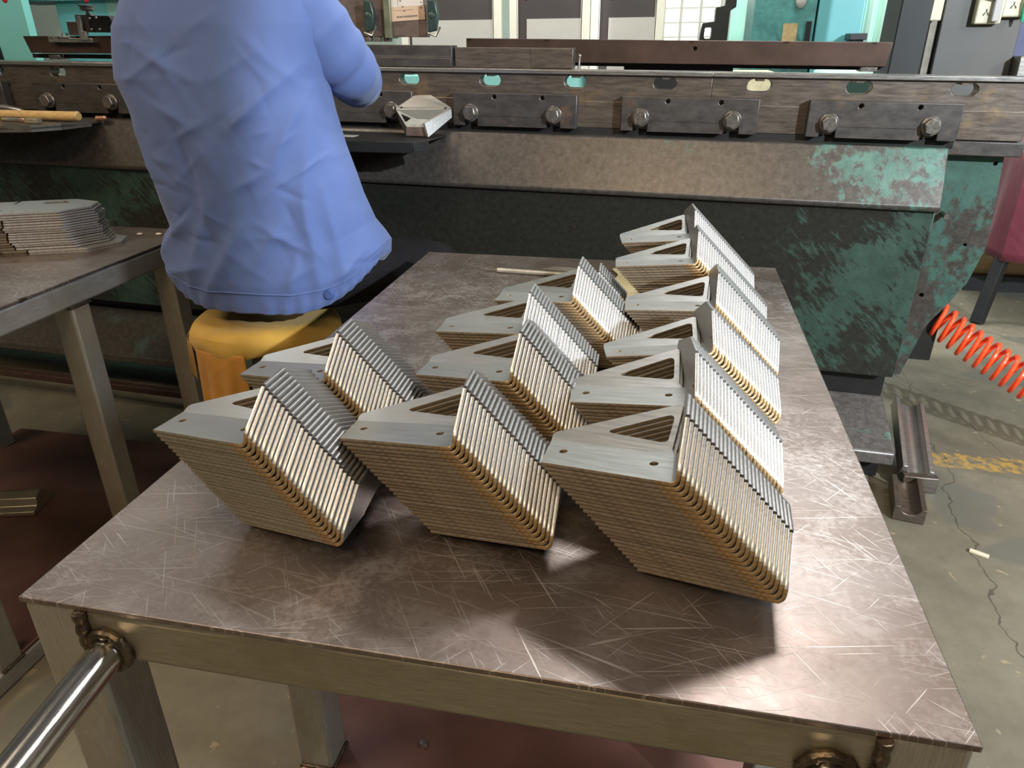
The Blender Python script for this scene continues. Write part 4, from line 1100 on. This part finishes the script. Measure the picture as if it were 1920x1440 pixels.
# left teal machine housing
th_ = empty('machine_housing', (-2.6, 3.5, 0), 'bright teal machine housing with dark seam at upper left', 'machine')
b = MB(); b.box(-.22, .10, -.02, .3, 0, 1.9); b.build('blue_panel', M_TEALB, th_, .004)
b = MB(); b.box(.10, .22, -.02, .3, 0, 1.9); b.build('grey_panel', plain('grey_teal', (.30, .52, .48), .45), th_, .004)
b = MB(); b.box(.22, .95, -.02, .3, 0, 1.9); b.build('teal_panel', M_TEAL, th_, .004)
b = MB(); b.prism([(-.50, 1.9), (-.47, 1.9), (-.40, .8), (-.44, .8)], -.26, -.22, 'y'); b.build('seam_strip', M_BLACK, th_)
b = MB(); b.prism([(-.62, 1.9), (-.50, 1.9), (-.44, .8), (-.58, .8)], -.25, -.2, 'y'); b.prism([(-.47, 1.9), (-.22, 1.9), (-.22, .8), (-.40, .8)], -.25, -.2, 'y'); b.build('door_edge', M_TEAL, th_, .003)
b = MB(); b.box(-.6, .95, -.05, .3, 1.44, 1.50); b.build('top_bar', M_TEALD, th_)
b = MB(); b.box(-3.45, -3.19, 3.0, 3.06, 1.1005, 1.8); o = b.build('hanging_sheet', M_PINK); tag(o, 'dull pink sheet hanging at the far upper left', 'sheet')
b = MB(); b.tube([V((-3.12, 2.95, 1.9)), V((-3.02, 2.95, 1.1))], .010, 8); o = b.build('rod', M_CREAM); tag(o, 'thin pale rod beside the dull pink sheet', 'rod')
b = MB(); b.box(-3.6, -2.9, 2.9, 3.1, 0, 1.10); o = b.build('dark_bench', M_BLACK); tag(o, 'dark bench below the pink sheet at far left', 'bench')

# red covered stand at right
rt = empty('covered_stand', (2.53, 3.50, 0), 'black legged stand under a red cloth beside the press brake', 'stand')
b = MB(); b.box(-.42, .45, -.25, .6, .70, .74); b.build('top', M_BLACK, rt)
for (x, y, ex, ey) in ((-.36, -.18, -.50, -.33), (.40, -.18, .44, -.3), (-.36, .5, -.40, .55), (.40, .5, .44, .55)):
    b = MB(); b.tube([V((x, y, .72)), V((ex, ey, .0))], .035, 4); b.build('leg', M_BLACK, rt, .003)
rows = []
for i in range(13):
    t = i / 12; row = []
    z = .76 - .46 * t
    base = [(-.46, .62), (-.46, -.30), (.48, -.30)]
    for k in range(49):
        s = k / 48 * 2
        if s < 1: p = V((*base[0], 0)).lerp(V((*base[1], 0)), s); nx, ny = -1, 0
        else: p = V((*base[1], 0)).lerp(V((*base[2], 0)), s - 1); nx, ny = 0, -1
        wv = .018 * t * math.sin(k * 1.25) + .02 * t
        row.append(V((p.x + nx * wv, p.y + ny * wv, z + .01 * math.sin(k * .7) * t)))
    rows.append(row)
b = MB(); b.grid(rows); b.box(-.46, .48, -.30, .62, .752, .760)
o = b.build('red_cloth', M_RED, None, 0, 2, 0, .003); o.location = (2.53, 3.50, 0); tag(o, 'dark red cloth draped over the stand at the right edge', 'cloth')
b = MB(); b.box(2.14, 2.90, 3.76, 3.80, .0805, .60); o = b.build('wooden_board', M_WOOD); tag(o, 'pale wooden board standing behind the red covered stand', 'board')
b = MB(); b.box(2.14, 2.90, 3.70, 3.86, 0, .08); o = b.build('floor_sill', M_BLACK); tag(o, 'dark sill under the wooden board', 'sill')

# orange coil hose
hz = empty('air_hose', (1.41, 1.985, .43), 'orange coiled air hose hanging from the press brake side', 'hose')
pts = []; turns = 25; n = turns * 22
A_, B_ = V((1.405, 1.985, .418)), V((2.02, 1.70, .13))
ax = (B_ - A_).normalized(); u_ = ax.cross(V((0, 0, 1))).normalized(); w_ = ax.cross(u_)
for i in range(n + 1):
    t = i / n; c = A_.lerp(B_, t) + V((0, 0, -.035 * math.sin(PI * t)))
    a = 2 * PI * turns * t
    pts.append(c + (u_ * math.cos(a) + w_ * math.sin(a)) * .047)
b = MB(); b.tube([p - V((1.41, 1.985, .43)) for p in pts], .0068, 10); b.build('coil', M_COIL, hz)
b = MB(); b.tube([V((.035, .03, .035)), V((.012, .012, .015)), V((-.003, .0, .005))], [.016, .014, .009], 12); b.build('fitting', M_PALE, hz)
b = MB(); e0 = pts[-1] - V((1.41, 1.985, .43)); b.tube([e0, e0 + V((.08, -.03, -.08)), e0 + V((.22, -.10, -.115)), e0 + V((.5, -.15, -.12))], .0068, 10); b.build('tail', M_COIL, hz)

# trough-shaped tool and offcut beside the base foot
def trough(name, L_, w_, h_, r_, M_, mat, label, cat):
    out = [(-w_ / 2, 0), (w_ / 2, 0), (w_ / 2, h_)]
    out += [(r_ * math.cos(a), h_ - r_ * .9 * math.sin(a)) for a in [PI * k / 14 for k in range(15)]]
    out += [(-w_ / 2, h_)]
    b = MB(); b.prism(out, 0, L_, 'x', (), 0, M_); o = b.build(name, mat, None, .0015); return tag(o, label, cat)
def axes(org, x, up):
    x = V(x).normalized(); y = V(up).cross(x).normalized(); z = x.cross(y)
    return Matrix.Translation(V(org)) @ Matrix((x, y, z)).transposed().to_4x4()
trough('trough_tool', .30, .088, .040, .030, axes((1.335, 1.615, .030), (.10, .93, .30), (.15, -.25, 1)), M_DIE_EDGE, 'shiny trough-shaped steel piece leaning beside the press brake foot', 'steel piece')
trough('trough_tool', .17, .080, .045, .026, axes((1.275, 1.42, .002), (.18, .95, .02), (.0, -.05, 1)), M_DIE, 'dull brown trough-shaped steel piece on the floor below the shiny one', 'steel piece')
b = MB(); b.box(1.30, 1.395, 1.585, 1.612, 0, .05); o = b.build('steel_bar', M_DIE, None, .003); tag(o, 'short brown steel bar between the two trough-shaped pieces', 'steel bar')
b = MB(); b.box(-.022, .022, -.007, .007, 0, .006); o = b.build('floor_scrap', M_BOXW, None, .001); o.matrix_world = Matrix.Translation((1.416, 1.305, .0005)) @ Matrix.Rotation(-.5, 4, 'Z'); tag(o, 'small white scrap on the concrete floor at right', 'scrap')

# ------------------------------------------------------------------ light
def area(name, loc, target, size, size_y, power, col):
    l = bpy.data.lights.new(name, 'AREA'); l.shape = 'RECTANGLE'; l.size = size; l.size_y = size_y; l.energy = power; l.color = col
    o = bpy.data.objects.new(name, l); COL.objects.link(o); o.location = loc
    o.rotation_euler = (V(target) - V(loc)).to_track_quat('-Z', 'Y').to_euler(); return o
def spot(name, loc, target, power, angle, blend, rad, col):
    l = bpy.data.lights.new(name, 'SPOT'); l.energy = power; l.spot_size = math.radians(angle); l.spot_blend = blend; l.shadow_soft_size = rad; l.color = col
    o = bpy.data.objects.new(name, l); COL.objects.link(o); o.location = loc
    o.rotation_euler = (V(target) - V(loc)).to_track_quat('-Z', 'Y').to_euler(); return o
area('ceiling_lamp_rear', (1.10, 3.30, 3.95), (.5, .2, .75), 1.1, .32, 128, (1, .98, .96))
area('ceiling_lamp_over', (-.9, .2, 4.2), (-.3, .5, .7), 1.6, .6, 40, (1, .83, .62))
area('warm_front_fill', (.3, -2.6, 3.6), (.3, .6, .75), 1.6, .6, 62, (1, .73, .42))  # added warm fill from behind the camera for front-facing surfaces
area('left_front_fill', (-2.6, -1.0, 3.6), (-.9, 1.0, .7), 1.4, .5, 55, (1, .82, .60))  # added fill that lifts the dim left table and tools
area('side_window_lamp', (4.3, .1, 2.7), (-.4, .85, .72), .9, .7, 85, (.86, .94, 1))
area('background_fill', (0, 3.9, 3.6), (-.2, 5.5, 1.1), 3.2, .5, 130, (1, .98, .94))  # added light for the walls and cabinets behind the press brake
area('teal_housing_fill', (-2.6, 2.7, 3.2), (-2.4, 3.5, 1.2), 1.0, .4, 30, (.95, 1, 1))  # added light on the teal housing at the left
area('ceiling_lamp_right', (2.7, 2.0, 3.8), (2.3, 3.0, 0), 1.2, .5, 34, (1, .94, .85))
# flood lamp at the right, beam edge set to imitate a cast shadow
S_ = V((3.5, -2.0, 2.7)); left_edge = math.atan2(1.05 + 2.0, -.46 - 3.5); half = math.radians(27); ctr = left_edge - half - math.radians(2.3)
tgt = S_ + V((math.cos(ctr), math.sin(ctr), -.38)) * 4
spot('flood_lamp_right', S_, tgt, 1200, 54, .015, .05, (.86, .94, 1))

wd = bpy.data.worlds.new('world'); SC.world = wd; wd.use_nodes = True
bg_ = wd.node_tree.nodes['Background']; bg_.inputs[0].default_value = (1.0, .96, .90, 1); bg_.inputs[1].default_value = .08

# ------------------------------------------------------------------ camera
R_ = [[.979259273839928, .2024437593262253, -.008234009252015145], [.07848142997169241, -.4164695954258373, -.9057558949493169], [-.18679384290734863, .8863236431438039, -.42371978931388127]]
cam = bpy.data.cameras.new('camera'); co = bpy.data.objects.new('camera', cam); COL.objects.link(co)
m3 = Matrix([[R_[0][i], -R_[1][i], -R_[2][i]] for i in range(3)])
co.matrix_world = Matrix.Translation((.5504697432, -.4168349921, 1.2034948470)) @ m3.to_4x4()
cam.sensor_fit = 'HORIZONTAL'; cam.sensor_width = 36; cam.lens = 1360 / 1920 * 36; cam.clip_start = .02
SC.camera = co
vs_ = SC.view_settings; vs_.view_transform = 'Standard'; vs_.look = 'None'; vs_.exposure = 0; vs_.gamma = 1; vs_.use_curve_mapping = False
